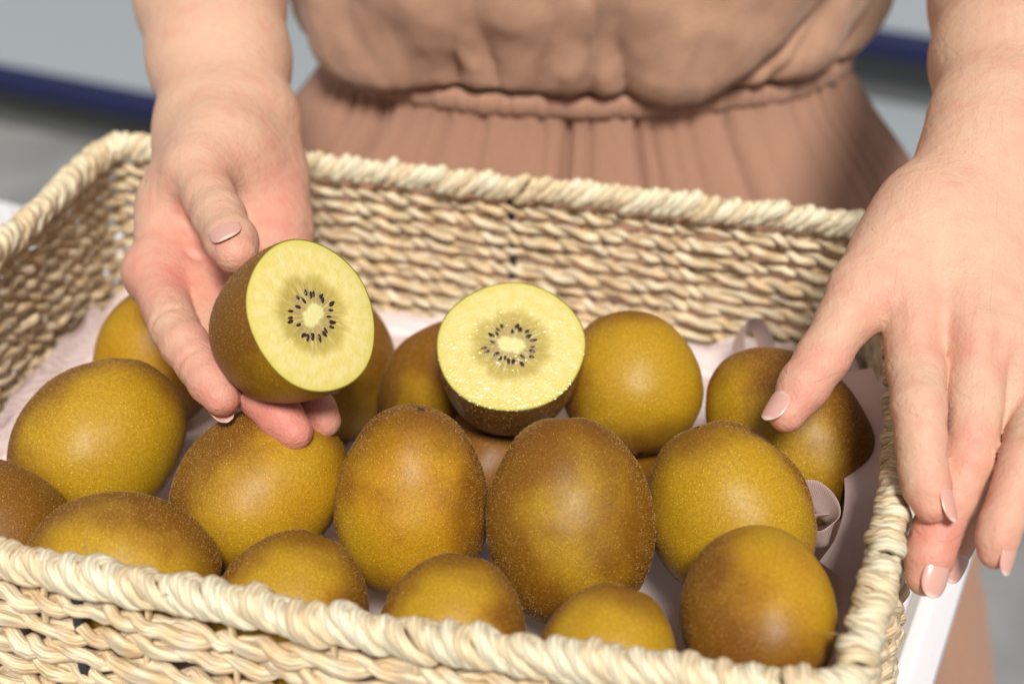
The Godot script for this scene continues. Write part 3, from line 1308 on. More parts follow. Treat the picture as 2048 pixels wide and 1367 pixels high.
func nail(parent: Node, joint: Vector3, tip: Vector3, rad: float, facing: Vector3, width: float, length: float, over: float) -> void:
	var t := (tip - joint).normalized()
	var nr := (facing - t * facing.dot(t)).normalized()
	var sd := t.cross(nr).normalized()
	var m := MB.new()
	var rows := 15
	var cols := 13
	var R := rad + 0.0004
	for lay in 2:
		for i in rows:
			var f := float(i) / (rows - 1)
			var along := (f - 1.0) * length + rad * 0.55 + over
			var wd := width * 0.5 * sqrt(maxf(0.0, 1.0 - pow(absf((f - 0.42) / (0.42 if f < 0.42 else 0.58)), 2.6 if f > 0.42 else 3.2)))
			wd = maxf(wd, width * 0.06)
			for j in cols:
				var s := (j / float(cols - 1)) * 2.0 - 1.0
				var al := s * wd / R
				var rr := R + (0.00014 if lay == 0 else -0.0003)
				rr -= 0.0009 * f * f + 0.0004 * (1.0 - f) * (1.0 - f)
				var free := smoothstep(0.86, 0.93, f) * 0.7
				var c := Color(0.66, 0.36, 0.30).lerp(Color(0.78, 0.64, 0.56), free)
				c = c.lerp(Color(0.76, 0.55, 0.49), 0.6 * smoothstep(0.16, 0.04, f))
				m.add(tip + t * along + sd * (sin(al) * rr) + nr * (cos(al) * rr), c)
	m.lace(0, rows, cols)
	var half := m.ix.size()
	m.lace(rows * cols, rows, cols)
	for i in range(half, m.ix.size(), 3):
		var k := m.ix[i + 1]
		m.ix[i + 1] = m.ix[i + 2]
		m.ix[i + 2] = k
	var n := rows * cols
	for i in rows - 1:
		m.quad(i * cols, (i + 1) * cols, n + (i + 1) * cols, n + i * cols)
		m.quad(i * cols + cols - 1, n + i * cols + cols - 1, n + (i + 1) * cols + cols - 1, (i + 1) * cols + cols - 1)
	for j in cols - 1:
		m.quad(j, n + j, n + j + 1, j + 1)
		var q := (rows - 1) * cols
		m.quad(q + j, q + j + 1, n + q + j + 1, n + q + j)
	obj("fingernail", m.done(), nail_mat, parent)


func ring_crease(f: Field, p: Vector3, axis: Vector3, facing: Vector3, rad: float, width: float, depth: float, spread := 1.1) -> void:
	var t := axis.normalized()
	var nr := (facing - t * facing.dot(t)).normalized()
	var sd := t.cross(nr)
	var prev := Vector3.ZERO
	for i in 6:
		var al := (i / 5.0 * 2.0 - 1.0) * spread
		var q := p + nr * (cos(al) * rad) + sd * (sin(al) * rad)
		if i > 0:
			f.crease(prev, q, width, depth)
		prev = q


func make_person() -> void:
	tone_noise = noise(70, 1.0, 3)
	var mb := MB.new()

	# hand that holds the cut half, palm up
	var f := Field.new()
	var g := f.group(0.016, 0.008)
	var el := Vector3(-0.1863, 0.1155, -0.278)
	f.chain(g, [[el, 36.0], [Vector3(-0.12702, 0.07378, -0.14757), 28.5], [Vector3(-0.11191, 0.06036, -0.10959), 22.5], [Vector3(-0.09679, 0.05016, -0.07249), 16.8], [Vector3(-0.09397, 0.04371, -0.05922), 14.6], [Vector3(-0.09090, 0.03259, -0.02593), 12.6], [Vector3(-0.08617, 0.02110, 0.00843), 11.0]])
	f.chain(g, [[Vector3(-0.12164, 0.07378, -0.14886), 28.5], [Vector3(-0.10117, 0.06036, -0.11217), 22.5], [Vector3(-0.08075, 0.04896, -0.07921), 15.6], [Vector3(-0.09217, 0.04392, -0.06953), 14.0], [Vector3(-0.06798, 0.01480, 0.01059), 11.0]])
	f.chain(g, [[Vector3(-0.08585, 0.04407, -0.07602), 14.0], [Vector3(-0.05423, 0.01012, 0.00303), 10.5]])
	f.chain(g, [[Vector3(-0.07754, 0.04371, -0.07778), 15.0], [Vector3(-0.06467, 0.03227, -0.05638), 13.5], [Vector3(-0.05409, 0.02178, -0.03383), 12.4], [Vector3(-0.04338, 0.01218, -0.01188), 11.0]])
	f.chain(g, [[Vector3(-0.08367, 0.04892, -0.06266), 16.0], [Vector3(-0.07733, 0.04782, -0.04399), 16.5], [Vector3(-0.07823, 0.04711, -0.02626), 13.5]])
	var th := f.group(0.003, 0.007)
	var T := [[Vector3(-0.08052, 0.04953, -0.04433), 14.0], [Vector3(-0.07690, 0.05098, -0.02058), 11.8], [Vector3(-0.06413, 0.04962, -0.00206), 9.6], [Vector3(-0.05554, 0.04927, 0.00949), 9.5], [Vector3(-0.04392, 0.04861, 0.02538), 9.2], [Vector3(-0.03950, 0.04818, 0.03191), 7.8]]
	f.chain(th, T)
	var ix := f.group(0.002, 0.007)
	f.chain(ix, [[Vector3(-0.08572, 0.02159, 0.00921), 10.5], [Vector3(-0.06315, 0.01902, 0.04077), 8.7], [Vector3(-0.05509, 0.01795, 0.04927), 8.6], [Vector3(-0.04646, 0.01574, 0.05715), 7.9], [Vector3(-0.03957, 0.01332, 0.06316), 7.8], [Vector3(-0.03395, 0.01116, 0.06809), 6.5]])
	var mi := f.group(0.002, 0.007)
	f.chain(mi, [[Vector3(-0.06757, 0.01531, 0.01138), 10.0], [Vector3(-0.04264, 0.00827, 0.04284), 8.8], [Vector3(-0.03185, 0.00818, 0.05248), 8.7], [Vector3(-0.02190, 0.00587, 0.05889), 8.0], [Vector3(-0.01425, 0.00298, 0.06381), 7.9], [Vector3(-0.00818, 0.00047, 0.06764), 6.6]])
	var rn := f.group(0.002, 0.007)
	f.chain(rn, [[Vector3(-0.05384, 0.01063, 0.00382), 9.6], [Vector3(-0.03106, -0.00120, 0.03040), 8.3], [Vector3(-0.01254, -0.00153, 0.04564), 7.6], [Vector3(-0.00687, -0.00259, 0.04984), 7.4], [Vector3(-0.00268, -0.00387, 0.05331), 6.1]])
	var pk := f.group(0.002, 0.007)
	f.chain(pk, [[Vector3(-0.04338, 0.01218, -0.01188), 9.2], [Vector3(-0.02483, 0.00058, 0.00582), 7.4], [Vector3(-0.01680, -0.00429, 0.01437), 6.7], [Vector3(-0.01222, -0.00690, 0.01984), 5.8]])
	var tow := Vector3(0.19753, 0.53514, 0.82134)
	# creases of the palm and of the joints
	ring_crease(f, Vector3(-0.06315, 0.01902, 0.04077), Vector3(-0.04646, 0.01574, 0.05715) - Vector3(-0.08572, 0.02159, 0.00921), tow, 0.0086, 1.3, 1.0)
	ring_crease(f, Vector3(-0.04650, 0.01604, 0.05697), Vector3(-0.03395, 0.01116, 0.06809) - Vector3(-0.06315, 0.01902, 0.04077), tow, 0.0079, 1.2, 0.9)
	f.crease(Vector3(-0.09703, 0.02908, 0.00340), Vector3(-0.08225, 0.02937, 0.00453), 2.0, 1.8)
	f.crease(Vector3(-0.08225, 0.02937, 0.00453), Vector3(-0.06664, 0.02856, 0.00739), 1.8, 1.4)
	f.crease(Vector3(-0.09772, 0.04295, -0.01886), Vector3(-0.08246, 0.03830, -0.00976), 2.4, 2.2)
	f.crease(Vector3(-0.09288, 0.04052, -0.01601), Vector3(-0.08216, 0.03677, -0.00640), 1.6, 1.2)
	f.crease(Vector3(-0.06347, 0.04398, -0.04604), Vector3(-0.06024, 0.03547, -0.02300), 2.5, 1.5)
	f.crease(Vector3(-0.05132, 0.03150, -0.02865), Vector3(-0.03725, 0.02591, -0.03204), 2.0, 0.6)
	f.crease(Vector3(-0.10117, 0.04863, -0.06069), Vector3(-0.06192, 0.05498, -0.06940), 2.2, 0.4)
	# lines across the thumb knuckle, the fold round its nail
	for q in [[.40, 1.0], [.52, 1.3], [.62, 1.0], [.74, .8]]:
		var c0: Vector3 = T[3][0].lerp(T[2][0], (0.62 - q[0]) * 2.6)
		ring_crease(f, c0, T[3][0] - T[2][0], tow, 0.0095, 0.9, 0.26 * q[1], 0.8)
	for q in [[442,795,.493], [588,864,.494], [648,842,.507]]:
		pass
	blush(Vector3(-0.03267, 0.01214, 0.07079), 0.014, 0.55)
	blush(Vector3(-0.00674, 0.00224, 0.07101), 0.015, 0.62)
	blush(Vector3(-0.00108, -0.00096, 0.05712), 0.014, 0.6)
	blush(Vector3(-0.03732, 0.04951, 0.03539), 0.014, 0.5)
	blush(Vector3(-0.07688, 0.02782, 0.01642), 0.020, 0.40)
	blush(Vector3(-0.08096, 0.01828, 0.02362), 0.020, 0.30)
	blush(Vector3(-0.06015, 0.02215, 0.01001), 0.028, 0.40)
	blush(Vector3(-0.04793, 0.02815, -0.02728), 0.032, 0.35)
	blush(Vector3(-0.06002, 0.04057, -0.04464), 0.022, 0.22)
	blush(Vector3(-0.04239, 0.01559, 0.05262), 0.013, 0.35)
	blush(Vector3(-0.01739, 0.00488, 0.06576), 0.016, 0.5)
	blush(Vector3(-0.06836, 0.04879, -0.01147), 0.012, 0.10)
	f.mesh(mb, Vector3(-0.24, -0.035, -0.33), Vector3(0.045, 0.165, 0.125), CELL, skin_tint)

	# hand on the right rim, back up
	var h := Field.new()
	g = h.group(0.016, 0.008)
	h.chain(g, [[Vector3(0.2304, 0.1162, -0.3106), 36.0], [Vector3(0.22480, 0.09204, -0.17711), 26.0], [Vector3(0.22019, 0.08316, -0.12882), 21.5], [Vector3(0.21518, 0.07590, -0.08392), 16.5], [Vector3(0.21434, 0.06764, -0.06130), 13.5], [Vector3(0.20459, 0.05302, -0.02751), 13.0], [Vector3(0.19489, 0.04112, 0.00205), 11.6]])
	h.chain(g, [[Vector3(0.22913, 0.09138, -0.18016), 29.0], [Vector3(0.23109, 0.08243, -0.13340), 24.0], [Vector3(0.23101, 0.07350, -0.08860), 18.5], [Vector3(0.22027, 0.06748, -0.06749), 15.0], [Vector3(0.21564, 0.03851, 0.00607), 11.4]])
	h.chain(g, [[Vector3(0.22783, 0.06620, -0.07212), 15.0], [Vector3(0.23046, 0.03245, 0.00402), 11.0]])
	h.chain(g, [[Vector3(0.23365, 0.06491, -0.07634), 15.0], [Vector3(0.24340, 0.01875, 0.00496), 10.5]])
	h.chain(g, [[Vector3(0.21386, 0.06897, -0.06935), 13.5], [Vector3(0.19720, 0.05681, -0.03551), 13.2], [Vector3(0.18785, 0.04921, -0.01857), 12.0]])
	th = h.group(0.003, 0.012)
	h.chain(th, [[Vector3(0.19652, 0.05787, -0.03482), 14.0], [Vector3(0.17720, 0.04539, -0.00013), 11.0], [Vector3(0.17275, 0.03908, 0.01236), 9.3], [Vector3(0.16699, 0.03105, 0.02507), 8.7], [Vector3(0.16196, 0.02520, 0.03496), 8.3], [Vector3(0.15763, 0.01905, 0.04366), 6.2]])
	ix = h.group(0.002, 0.005)
	h.chain(ix, [[Vector3(0.19495, 0.03856, 0.00614), 10.6], [Vector3(0.19743, 0.03081, 0.02521), 9.4], [Vector3(0.19883, 0.02776, 0.04269), 8.7], [Vector3(0.20047, 0.02186, 0.05222), 8.0], [Vector3(0.20175, 0.01628, 0.05921), 7.6], [Vector3(0.20358, 0.01216, 0.06388), 7.4], [Vector3(0.20560, 0.00876, 0.06805), 5.9]])
	mi = h.group(0.002, 0.005)
	h.chain(mi, [[Vector3(0.21570, 0.03513, 0.01191), 10.6], [Vector3(0.21686, 0.02443, 0.03200), 9.0], [Vector3(0.21704, 0.01473, 0.04801), 8.8], [Vector3(0.21262, 0.00510, 0.05778), 8.0], [Vector3(0.20892, -0.00268, 0.06618), 7.8], [Vector3(0.20744, -0.00849, 0.07154), 7.7], [Vector3(0.20678, -0.01347, 0.07616), 6.3]])
	rn = h.group(0.002, 0.005)
	h.chain(rn, [[Vector3(0.23032, 0.02979, 0.00944), 10.2], [Vector3(0.22796, 0.01902, 0.02433), 8.6], [Vector3(0.22412, 0.00938, 0.03762), 8.2], [Vector3(0.21794, -0.00677, 0.05328), 7.2], [Vector3(0.21527, -0.01340, 0.05824), 7.0], [Vector3(0.21413, -0.01754, 0.06121), 5.8]])
	pk = h.group(0.002, 0.005)
	h.chain(pk, [[Vector3(0.24340, 0.01875, 0.00496), 9.6], [Vector3(0.23722, 0.02028, 0.02980), 8.4], [Vector3(0.23190, 0.01944, 0.05355), 7.4], [Vector3(0.22661, 0.00861, 0.07162), 6.5], [Vector3(0.22574, 0.00495, 0.07543), 6.3], [Vector3(0.22549, 0.00156, 0.07770), 5.2]])
	# knuckles and their wrinkles
	h.crease(Vector3(0.19425, 0.05006, 0.01586), Vector3(0.19489, 0.04796, 0.02195), 9.0, -1.0)
	h.crease(Vector3(0.21474, 0.04540, 0.02249), Vector3(0.21499, 0.04290, 0.02772), 9.0, -1.6)
	h.crease(Vector3(0.22880, 0.04128, 0.02180), Vector3(0.22896, 0.03880, 0.02703), 9.0, -1.4)
	h.crease(Vector3(0.20435, 0.05021, 0.00359), Vector3(0.20515, 0.04104, 0.02399), 4.0, 1.2)
	h.crease(Vector3(0.22094, 0.04749, 0.00503), Vector3(0.22143, 0.03798, 0.02450), 4.0, 1.2)
	for q in [-0.30, -0.16, 0.0, 0.14, 0.27]:
		ring_crease(h, Vector3(0.19877, 0.02817, 0.04244) + (Vector3(0.19909, 0.02603, 0.04010) - Vector3(0.19743, 0.03081, 0.02521)) * q * 0.55, Vector3(0.20207, 0.01323, 0.05503) - Vector3(0.19743, 0.03081, 0.02521), Vector3(0.42744, 0.51917, 0.74011), 0.0090, 0.95, 0.45 - absf(q) * 0.6, 0.75)
		ring_crease(h, Vector3(0.21698, 0.01514, 0.04776) + (Vector3(0.21641, 0.01775, 0.05229) - Vector3(0.21648, 0.02615, 0.03462)) * q * 0.5, Vector3(0.21169, 0.01012, 0.06448) - Vector3(0.21648, 0.02615, 0.03462), Vector3(0.38437, 0.52475, 0.75953), 0.0091, 0.95, 0.48 - absf(q) * 0.6, 0.75)
		ring_crease(h, Vector3(0.22488, 0.00966, 0.03725) + (Vector3(0.22454, 0.01240, 0.04164) - Vector3(0.22752, 0.02074, 0.02696)) * q * 0.5, Vector3(0.21797, -0.00232, 0.06011) - Vector3(0.22752, 0.02074, 0.02696), Vector3(0.38437, 0.52475, 0.75953), 0.0087, 0.95, 0.48 - absf(q) * 0.6, 0.75)
		ring_crease(h, Vector3(0.16726, 0.03147, 0.02473) + (Vector3(0.16699, 0.03105, 0.02507) - Vector3(0.17275, 0.03908, 0.01236)) * q * 0.8, Vector3(0.15763, 0.01905, 0.04366) - Vector3(0.17275, 0.03908, 0.01236), Vector3(-0.14591, 0.58225, 0.79981), 0.0094, 0.95, 0.38 - absf(q) * 0.5, 0.75)
	for q in [-0.1, 0.06]:
		ring_crease(h, Vector3(0.20165, 0.01694, 0.05879) + (Vector3(0.20207, 0.01323, 0.05503) - Vector3(0.20083, 0.01949, 0.04881)) * q, Vector3(0.20577, 0.00586, 0.06381) - Vector3(0.20083, 0.01949, 0.04881), Vector3(0.46858, 0.51258, 0.71951), 0.0078, 0.9, 0.22, 0.75)
		ring_crease(h, Vector3(0.20915, -0.00214, 0.06577) + (Vector3(0.20892, -0.00268, 0.06618) - Vector3(0.21262, 0.00510, 0.05778)) * q, Vector3(0.20678, -0.01347, 0.07616) - Vector3(0.21262, 0.00510, 0.05778), Vector3(0.38437, 0.52475, 0.75953), 0.0080, 0.9, 0.22, 0.75)
		ring_crease(h, Vector3(0.22655, 0.00900, 0.07138) + (Vector3(0.22661, 0.00861, 0.07162) - Vector3(0.23190, 0.01944, 0.05355)) * q * 0.4, Vector3(0.22549, 0.00156, 0.07770) - Vector3(0.23190, 0.01944, 0.05355), Vector3(0.38437, 0.52475, 0.75953), 0.0067, 0.9, 0.22, 0.75)
	spots_p.clear()
	spots_r.clear()
	spots_w.clear()
	blush(Vector3(0.15874, 0.01981, 0.04655), 0.016, 0.6)
	blush(Vector3(0.16600, 0.03470, 0.03266), 0.013, 0.30)
	blush(Vector3(0.18048, 0.03543, 0.00436), 0.016, 0.45)
	blush(Vector3(0.20468, 0.01065, 0.07069), 0.011, 0.3)
	blush(Vector3(0.20586, -0.01252, 0.07820), 0.013, 0.4)
	blush(Vector3(0.21290, -0.00783, 0.07101), 0.013, 0.5)
	blush(Vector3(0.22507, 0.00366, 0.07886), 0.014, 0.5)
	blush(Vector3(0.19910, 0.03005, 0.04599), 0.010, 0.28)
	blush(Vector3(0.21516, 0.02237, 0.05810), 0.010, 0.30)
	blush(Vector3(0.22335, 0.01688, 0.04753), 0.010, 0.30)
	blush(Vector3(0.21459, 0.04158, 0.02259), 0.013, 0.28)
	blush(Vector3(0.22903, 0.03689, 0.02095), 0.013, 0.25)
	blush(Vector3(0.20897, 0.00285, 0.06744), 0.012, 0.12)
	h.mesh(mb, Vector3(0.125, -0.035, -0.36), Vector3(0.285, 0.165, 0.115), CELL, skin_tint)
	spots_p.clear()
	spots_r.clear()
	spots_w.clear()

	# trunk, upper arms and legs, under the dress and out of the picture
	var b := Field.new()
	g = b.group(0.03, 0.02)
	var X := Vector3(0.9744, 0, -0.2250)
	var Z := Vector3(0.2250, 0, 0.9744)
	var W := Vector3(0.017, 0.0, -0.332)
	for s in [-1.0, 1.0]:
		b.bone(g, W + X * 0.055 * s + Vector3(0, -0.02, 0), 0.055, W + X * 0.075 * s + Vector3(0, 0.28, -0.01), 0.075)
		b.bone(g, W + X * 0.07 * s + Vector3(0, -0.12, -0.02), 0.075, W + X * 0.06 * s + Vector3(0, -0.02, 0), 0.055)
		b.bone(g, W + X * 0.085 * s + Vector3(0, -0.16, -0.02), 0.08, W + X * 0.08 * s + Vector3(0, -0.55, -0.01), 0.05)
		b.bone(g, W + X * 0.08 * s + Vector3(0, -0.55, -0.01), 0.05, W + X * 0.08 * s + Vector3(0, -0.93, -0.03), 0.033)
		b.bone(g, W + X * 0.08 * s + Vector3(0, -0.965, -0.04), 0.03, W + X * 0.085 * s + Z * 0.13 + Vector3(0, -0.975, -0.03), 0.022)
		b.bone(g, W + X * 0.02 * s + Vector3(0, 0.38, -0.01), 0.05, W + X * 0.15 * s + Vector3(0, 0.375, -0.01), 0.045)
	b.bone(g, W + Vector3(0, 0.36, -0.01), 0.055, W + Vector3(0, 0.50, 0.0), 0.05)
	b.bone(g, W + X * -0.155 + Vector3(0, 0.37, -0.01), 0.046, el, 0.036)
	b.bone(g, W + X * 0.155 + Vector3(0, 0.37, -0.01), 0.046, Vector3(0.2304, 0.1162, -0.3106), 0.036)
	b.mesh(mb, Vector3(-0.32, -1.02, -0.55), Vector3(0.36, 0.60, -0.02), 0.014, skin_tint)

	var person := obj("person", mb.done(), skin)
	tag(person, "person in a belted terracotta dress holding out a cut kiwi and gripping the basket rim", "person")

	# nails
	nail(person, T[3][0], T[5][0], 0.0094, Vector3(0.05054, 0.82938, 0.55639), 0.0130, 0.0122, -0.0022)
	nail(person, Vector3(-0.04646, 0.01574, 0.05715), Vector3(-0.03395, 0.01116, 0.06809), 0.0066, Vector3(-0.42227, -0.87144, -0.24956), 0.0095, 0.010, 0.0028)
	nail(person, Vector3(-0.02190, 0.00587, 0.05889), Vector3(-0.00818, 0.00047, 0.06764), 0.0068, Vector3(-0.42227, -0.87144, -0.24956), 0.0098, 0.010, 0.0026)
	nail(person, Vector3(-0.01254, -0.00153, 0.04564), Vector3(-0.00268, -0.00387, 0.05331), 0.0064, Vector3(-0.46258, -0.84997, 0.25214), 0.0092, 0.010, 0.0030)
	nail(person, Vector3(-0.01680, -0.00429, 0.01437), Vector3(-0.01222, -0.00690, 0.01984), 0.0060, Vector3(-0.39107, -0.85913, -0.33009), 0.0080, 0.008, 0.002)
	nail(person, Vector3(0.16196, 0.02520, 0.03496), Vector3(0.15763, 0.01905, 0.04366), 0.0071, Vector3(-0.68451, 0.05542, 0.72689), 0.0112, 0.0115, 0.0030)
	nail(person, Vector3(0.20175, 0.01628, 0.05921), Vector3(0.20560, 0.00876, 0.06805), 0.0069, Vector3(0.81981, 0.42054, 0.38866), 0.0092, 0.0115, 0.0034)
	nail(person, Vector3(0.20892, -0.00268, 0.06618), Vector3(0.20678, -0.01347, 0.07616), 0.0072, Vector3(0.42027, 0.43362, 0.79709), 0.0102, 0.0120, 0.0024)
	nail(person, Vector3(0.21794, -0.00677, 0.05328), Vector3(0.21413, -0.01754, 0.06121), 0.0069, Vector3(0.61149, 0.47865, 0.63006), 0.0090, 0.0105, 0.0026)
	nail(person, Vector3(0.22661, 0.00861, 0.07162), Vector3(0.22549, 0.00156, 0.07770), 0.0061, Vector3(0.73422, 0.46977, 0.49015), 0.0082, 0.0108, 0.0030)
	make_dress(person, W, X, Z)


func crease_at(x: float) -> float:
	return asin(x) if absf(x) <= 1.0 else x * 0.98


func make_dress(person: Node, W: Vector3, X: Vector3, Z: Vector3) -> void:
	var big := noise(91, 1.0, 2)
	var wr := noise(92, 1.0, 3)
	var r := RandomNumberGenerator.new()
	r.seed = 5
	var cols := 560
	# where the big folds of the blouse meet the waist, as sines across the front
	var cre := [-1.32, -0.46, -0.31, -0.19, 0.0, 0.12, 0.44, 0.58, 0.86, 1.10, 1.5, 1.9, 2.3, 2.7, 3.1, 3.5, 3.9, 4.3]
	var dep := [0.3, 0.9, 0.75, 0.85, 0.7, 1.0, 0.7, 0.4, 0.6, 0.5, 0.8, 0.6, 0.9, 0.7, 0.8, 0.6, 0.9, 0.7]
	var lean := [0.0, 0.10, -0.10, 0.16, -0.05, -0.15, 0.75, 0.45, 0.35, 0.1, 0, 0, 0, 0, 0, 0, 0, 0]
	var full := [1.6, 0.2, 0.15, 0.2, 0.3, 1.2, 0.3, 0.5, 0.4, 0.5, 0.8, 0.6, 0.9, 0.6, 0.8, 0.7, 0.9, 0.7]
	# section of the blouse: out from the waist seam and up from it
	var sec := [Vector2(0.0005, 0.0045), Vector2(0.003, 0.0035), Vector2(0.0065, 0.0045), Vector2(0.0105, 0.009), Vector2(0.0150, 0.018), Vector2(0.0190, 0.030), Vector2(0.0225, 0.043), Vector2(0.025, 0.058), Vector2(0.026, 0.08), Vector2(0.025, 0.11), Vector2(0.022, 0.16), Vector2(0.020, 0.22), Vector2(0.014, 0.29), Vector2(0.0, 0.35), Vector2(-0.022, 0.40), Vector2(-0.050, 0.43)]
	var cv := Curve2D.new()
	for i in sec.size():
		var a: Vector2 = sec[maxi(i - 1, 0)]
		var b: Vector2 = sec[mini(i + 1, sec.size() - 1)]
		cv.add_point(sec[i], -(b - a) / 6.0, (b - a) / 6.0)
	var L := cv.get_baked_length()
	var m := MB.new()
	var rows := 84
	var tintb := Color(0.66, 0.395, 0.27)
	for i in rows:
		var t := float(i) / (rows - 1)
		var q := cv.sample_baked(L * pow(t, 1.7))
		var up := q.y
		for j in cols:
			var th := TAU * j / cols
			var e := th if th < PI else th - TAU
			# distance to the creases
			var fall := exp(-up / 0.034)
			var groove := 0.0
			var lobe := 0.0
			for k in cre.size():
				var ck: float = crease_at(cre[k]) + lean[k] * up / 0.06 * 0.6
				var nk: int = (k + 1) % cre.size()
				var cn: float = crease_at(cre[nk]) + lean[nk] * up / 0.06 * 0.6
				var dd := wrapf(th - ck, -PI, PI)
				groove += dep[k] * exp(-absf(dd) / (0.020 + up * 1.6))
				var span := fposmod(cn - ck, TAU)
				var into := fposmod(th - ck, TAU)
				if into < span and span < 2.0:
					lobe = float(full[k]) * sin(PI * into / span)
			var gath := 0.0012 * sin(th * 58.0 + 5.0 * big.get_noise_1d(th * 4.0)) * exp(-up / 0.012)
			var sag := 0.0042 * big.get_noise_2d(th * 3.2, 4.0) * exp(-up / 0.02) * smoothstep(0.0, 0.25, t)
			var soft := 0.008 * big.get_noise_2d(th * 2.0 + 9.0, up * 10.0) + 0.0016 * (0.4 - absf(wr.get_noise_2d(th * 2.0 + up * 22.0, up * 9.0 - th * 1.5))) + 0.0012 * wr.get_noise_2d(th * 7.0, up * 40.0)
			var start := smoothstep(0.0005, 0.008, q.x)
			var puff := q.x * (1.0 + 0.10 * cos(th * 2.0)) - 0.019 * minf(groove, 1.25) * fall * smoothstep(0.0, 0.02, q.x) + 0.0045 * lobe * start * exp(-pow((up - 0.018) / 0.045, 2.0)) + gath + soft * smoothstep(0.0, 0.02, q.x)
			var taper := 1.0 if up < 0.3 else 1.0
			var rx := 0.149 * taper + puff
			var rz := 0.088 * taper + puff
			var p := W + X * (sin(th) * rx) + Z * (cos(th) * rz) + Vector3(0, up + 0.0025 + sag - 0.006 * lobe * start * exp(-pow((up - 0.010) / 0.022, 2.0)), 0)
			m.add(p, tintb, Vector2(e * 0.15 * 60.0, up * 60.0))
	m.lace(0, rows, cols, true)
	obj("bodice", m.done(false, Vector3.UP), cloth_dress, person)

	# waistband: a narrow casing drawn up in ripples
	var wb := MB.new()
	var sec2 := [Vector2(0.001, 0.006), Vector2(0.004, 0.004), Vector2(0.0048, 0.0), Vector2(0.0042, -0.004), Vector2(0.002, -0.0068), Vector2(-0.002, -0.0075)]
	for i in sec2.size():
		for j in cols:
			var th := TAU * j / cols
			var rip := 0.0009 * sin(th * 75.0 + 6.0 * big.get_noise_1d(th * 5.0 + 40.0)) + 0.0006 * wr.get_noise_1d(th * 30.0)
			var o: float = sec2[i].x + rip
			wb.add(W + X * (sin(th) * (0.149 + o)) + Z * (cos(th) * (0.088 + o)) + Vector3(0, sec2[i].y - 0.003 + 0.0012 * big.get_noise_1d(th * 3.0 + 80.0), 0), Color(0.56, 0.32, 0.22), Vector2(th * 4.5, sec2[i].y * 30.0))
	wb.lace(0, sec2.size(), cols, true)
	obj("waistband", wb.done(false, Z), cloth_dress, person)

	# skirt: gathered at the waist, flaring to the knee
	var pl := []
	var x := 0.0
	while x < TAU:
		pl.push_back([x, 0.15 + 0.95 * pow(r.randf(), 1.6), r.randf_range(0.03, 0.34), r.randf_range(-0.05, 0.05)])
		x += r.randf_range(0.04, 0.17)
	cols = 1000
	var sk := MB.new()
	var srows := 74
	for i in srows:
		var t := float(i) / (srows - 1)
		var down := 0.009 + 0.62 * pow(t, 1.8)
		for j in cols:
			var th := TAU * j / cols
			var e := th if th < PI else th - TAU
			var gr := 0.0
			for q in pl:
				var dd := wrapf(th - q[0] - q[3] * down * 6.0, -PI, PI)
				if absf(dd) < 0.2:
					var w := 0.013 + down * 0.05
					var live := exp(-down / q[2]) * smoothstep(0.0, 0.012, down - 0.006) if q[2] < 0.2 else smoothstep(0.0, 0.012, down - 0.006)
					gr += q[1] * live * exp(-absf(dd) / w)
			var flare := down * 0.30 + 0.030 * smoothstep(0.0, 0.09, down)
			var soft := 0.006 * big.get_noise_2d(th * 3.0 + 20.0, down * 6.0) * smoothstep(0.0, 0.08, down)
			var o := flare - 0.024 * minf(gr, 1.2) * (1.0 + down * 2.0) + soft
			var rx := 0.149 + o
			var rz := 0.088 + o * 0.40
			sk.add(W + X * (sin(th) * rx) + Z * (cos(th) * rz - down * 0.02) + Vector3(0, -down, 0), Color(0.54, 0.305, 0.21), Vector2(e * 9.0, down * 60.0))
	sk.lace(0, srows, cols, true)
	obj("skirt", sk.done(false, Z), cloth_dress, person)


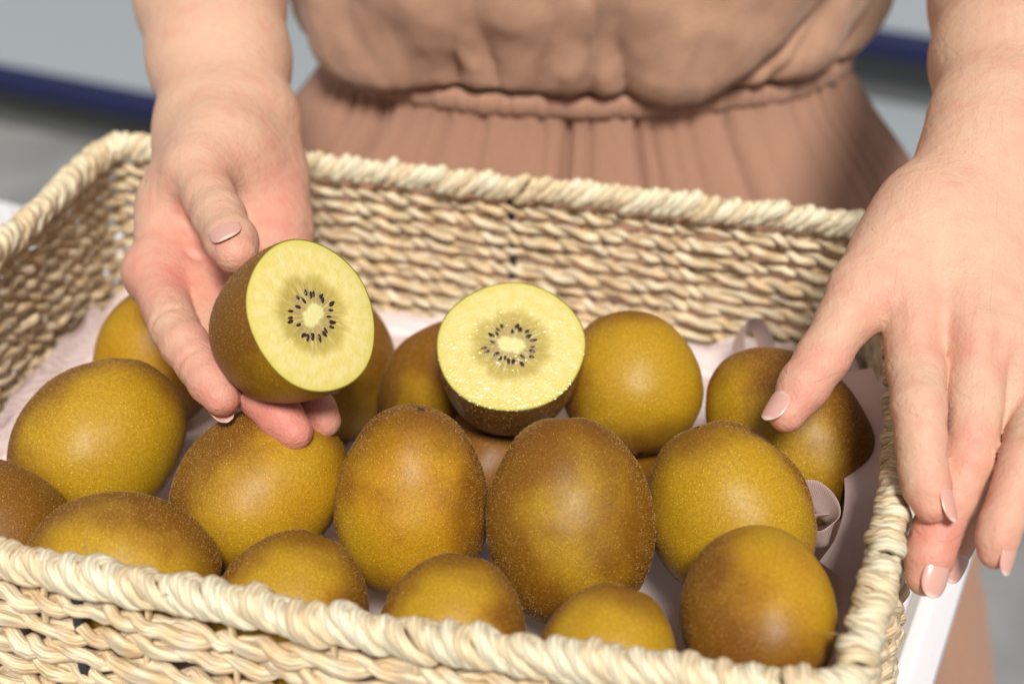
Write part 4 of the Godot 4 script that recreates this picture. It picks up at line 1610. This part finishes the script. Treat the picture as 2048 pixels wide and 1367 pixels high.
# ---------------------------------------------------------------- scene
func _ready() -> void:
	rng.seed = 20240
	var cam := Camera3D.new()
	cam.name = "camera"
	cam.transform = Transform3D(Basis(Vector3(0.97228, 0.00000, -0.23383), Vector3(-0.12513, 0.84476, -0.52031), Vector3(0.19753, 0.53514, 0.82134)), Vector3(0.15911, 0.29132, 0.43936))
	cam.near = 0.02
	cam.far = 200.0
	var ca := CameraAttributesPhysical.new()
	ca.frustum_focal_length = 49.93
	ca.frustum_focus_distance = 0.488
	ca.frustum_near = 0.02
	ca.frustum_far = 200.0
	ca.exposure_aperture = 6.8
	cam.attributes = ca
	add_child(cam, true)

	var env := Environment.new()
	env.background_mode = Environment.BG_SKY
	var sky := Sky.new()
	var sm := ProceduralSkyMaterial.new()
	sm.sky_top_color = Color(0.84, 0.85, 0.88)
	sm.sky_horizon_color = Color(0.84, 0.83, 0.82)
	sm.sky_curve = 0.2
	sm.sky_energy_multiplier = 0.68
	sm.ground_bottom_color = Color(0.45, 0.44, 0.42)
	sm.ground_horizon_color = Color(0.62, 0.62, 0.61)
	sm.sun_angle_max = 2.0
	sky.sky_material = sm
	env.sky = sky
	env.tonemap_mode = Environment.TONE_MAPPER_LINEAR
	env.tonemap_exposure = 1.03
	env.sdfgi_enabled = true
	env.ssao_enabled = true
	env.ssil_enabled = true
	var we := WorldEnvironment.new()
	we.name = "world"
	we.environment = env
	add_child(we, true)

	var sun := DirectionalLight3D.new()
	sun.name = "sun"
	sun.light_energy = 1.28
	sun.light_color = Color(1.0, 0.975, 0.945)
	sun.light_angular_distance = 13.0
	sun.shadow_enabled = true
	add_child(sun, true)
	sun.look_at_from_position(Vector3(0.21, 0.78, 0.59), Vector3.ZERO, Vector3(0, 0, -1))

	make_materials()
	make_setting()
	make_basket()
	make_lining()
	make_kiwis()
	half_kiwi(Vector3(-0.00164, 0.04311, 0.05776), Vector3(0.74166, 0.59548, 0.30878), 0.0266, 0.0375, 0.008, 0.4, flesh, 1, "cut half kiwi held out on the open palm, its yellow face turned to the right")
	half_kiwi(Vector3(0.05322, 0.00398, 0.00067), Vector3(0.11555, 0.91141, 0.39495), 0.0286, 0.043, 0.0, 1.7, flesh_wet, 2, "cut half kiwi with a wet glistening face resting on the whole kiwis")
	ribbon("ribbon", [Vector3(0.17800, -0.02690, -0.05793), Vector3(0.18265, -0.02205, -0.03177), Vector3(0.18782, -0.02324, -0.00788), Vector3(0.19163, -0.02473, 0.01409), Vector3(0.19247, -0.03433, 0.02501), Vector3(0.19004, -0.04489, 0.03248), Vector3(0.18518, -0.05379, 0.03701)], [Vector3(0.97270, 0.20651, -0.10590), Vector3(0.96630, 0.25685, -0.01685), Vector3(0.95583, 0.27244, 0.11030)], 0.022, "wide pink ribbed ribbon running down beside the shaded kiwi at right", Color(0.86, 0.66, 0.62))
	ribbon("ribbon", [Vector3(0.13239, -0.05811, -0.10576), Vector3(0.13192, -0.05051, -0.11060), Vector3(0.13370, -0.04481, -0.11474), Vector3(0.13917, -0.04481, -0.11606), Vector3(0.14330, -0.05051, -0.11333), Vector3(0.14661, -0.05811, -0.10918)], [Vector3(0.33343, 0.74183, 0.58182), Vector3(0.24525, 0.75187, 0.61200), Vector3(0.33343, 0.74183, 0.58182)], 0.018, "small upright pink ribbon loop at the back wall of the basket", Color(0.86, 0.68, 0.65))
	ribbon("ribbon", [Vector3(0.16361, -0.02029, 0.03254), Vector3(0.16966, -0.01978, 0.03319), Vector3(0.17522, -0.02159, 0.03668), Vector3(0.17811, -0.02545, 0.04094), Vector3(0.17569, -0.02919, 0.04518), Vector3(0.17076, -0.03093, 0.04506), Vector3(0.16853, -0.02940, 0.03973), Vector3(0.17343, -0.02974, 0.03390)], [Vector3(0.52540, 0.78984, 0.31640), Vector3(0.27201, 0.91682, 0.29233), Vector3(-0.19822, 0.85913, 0.47181), Vector3(0.33343, 0.74183, 0.58182)], 0.014, "curled pink ribbon end between the yellow-green kiwi and the right wall", Color(0.86, 0.66, 0.62))
	make_person()
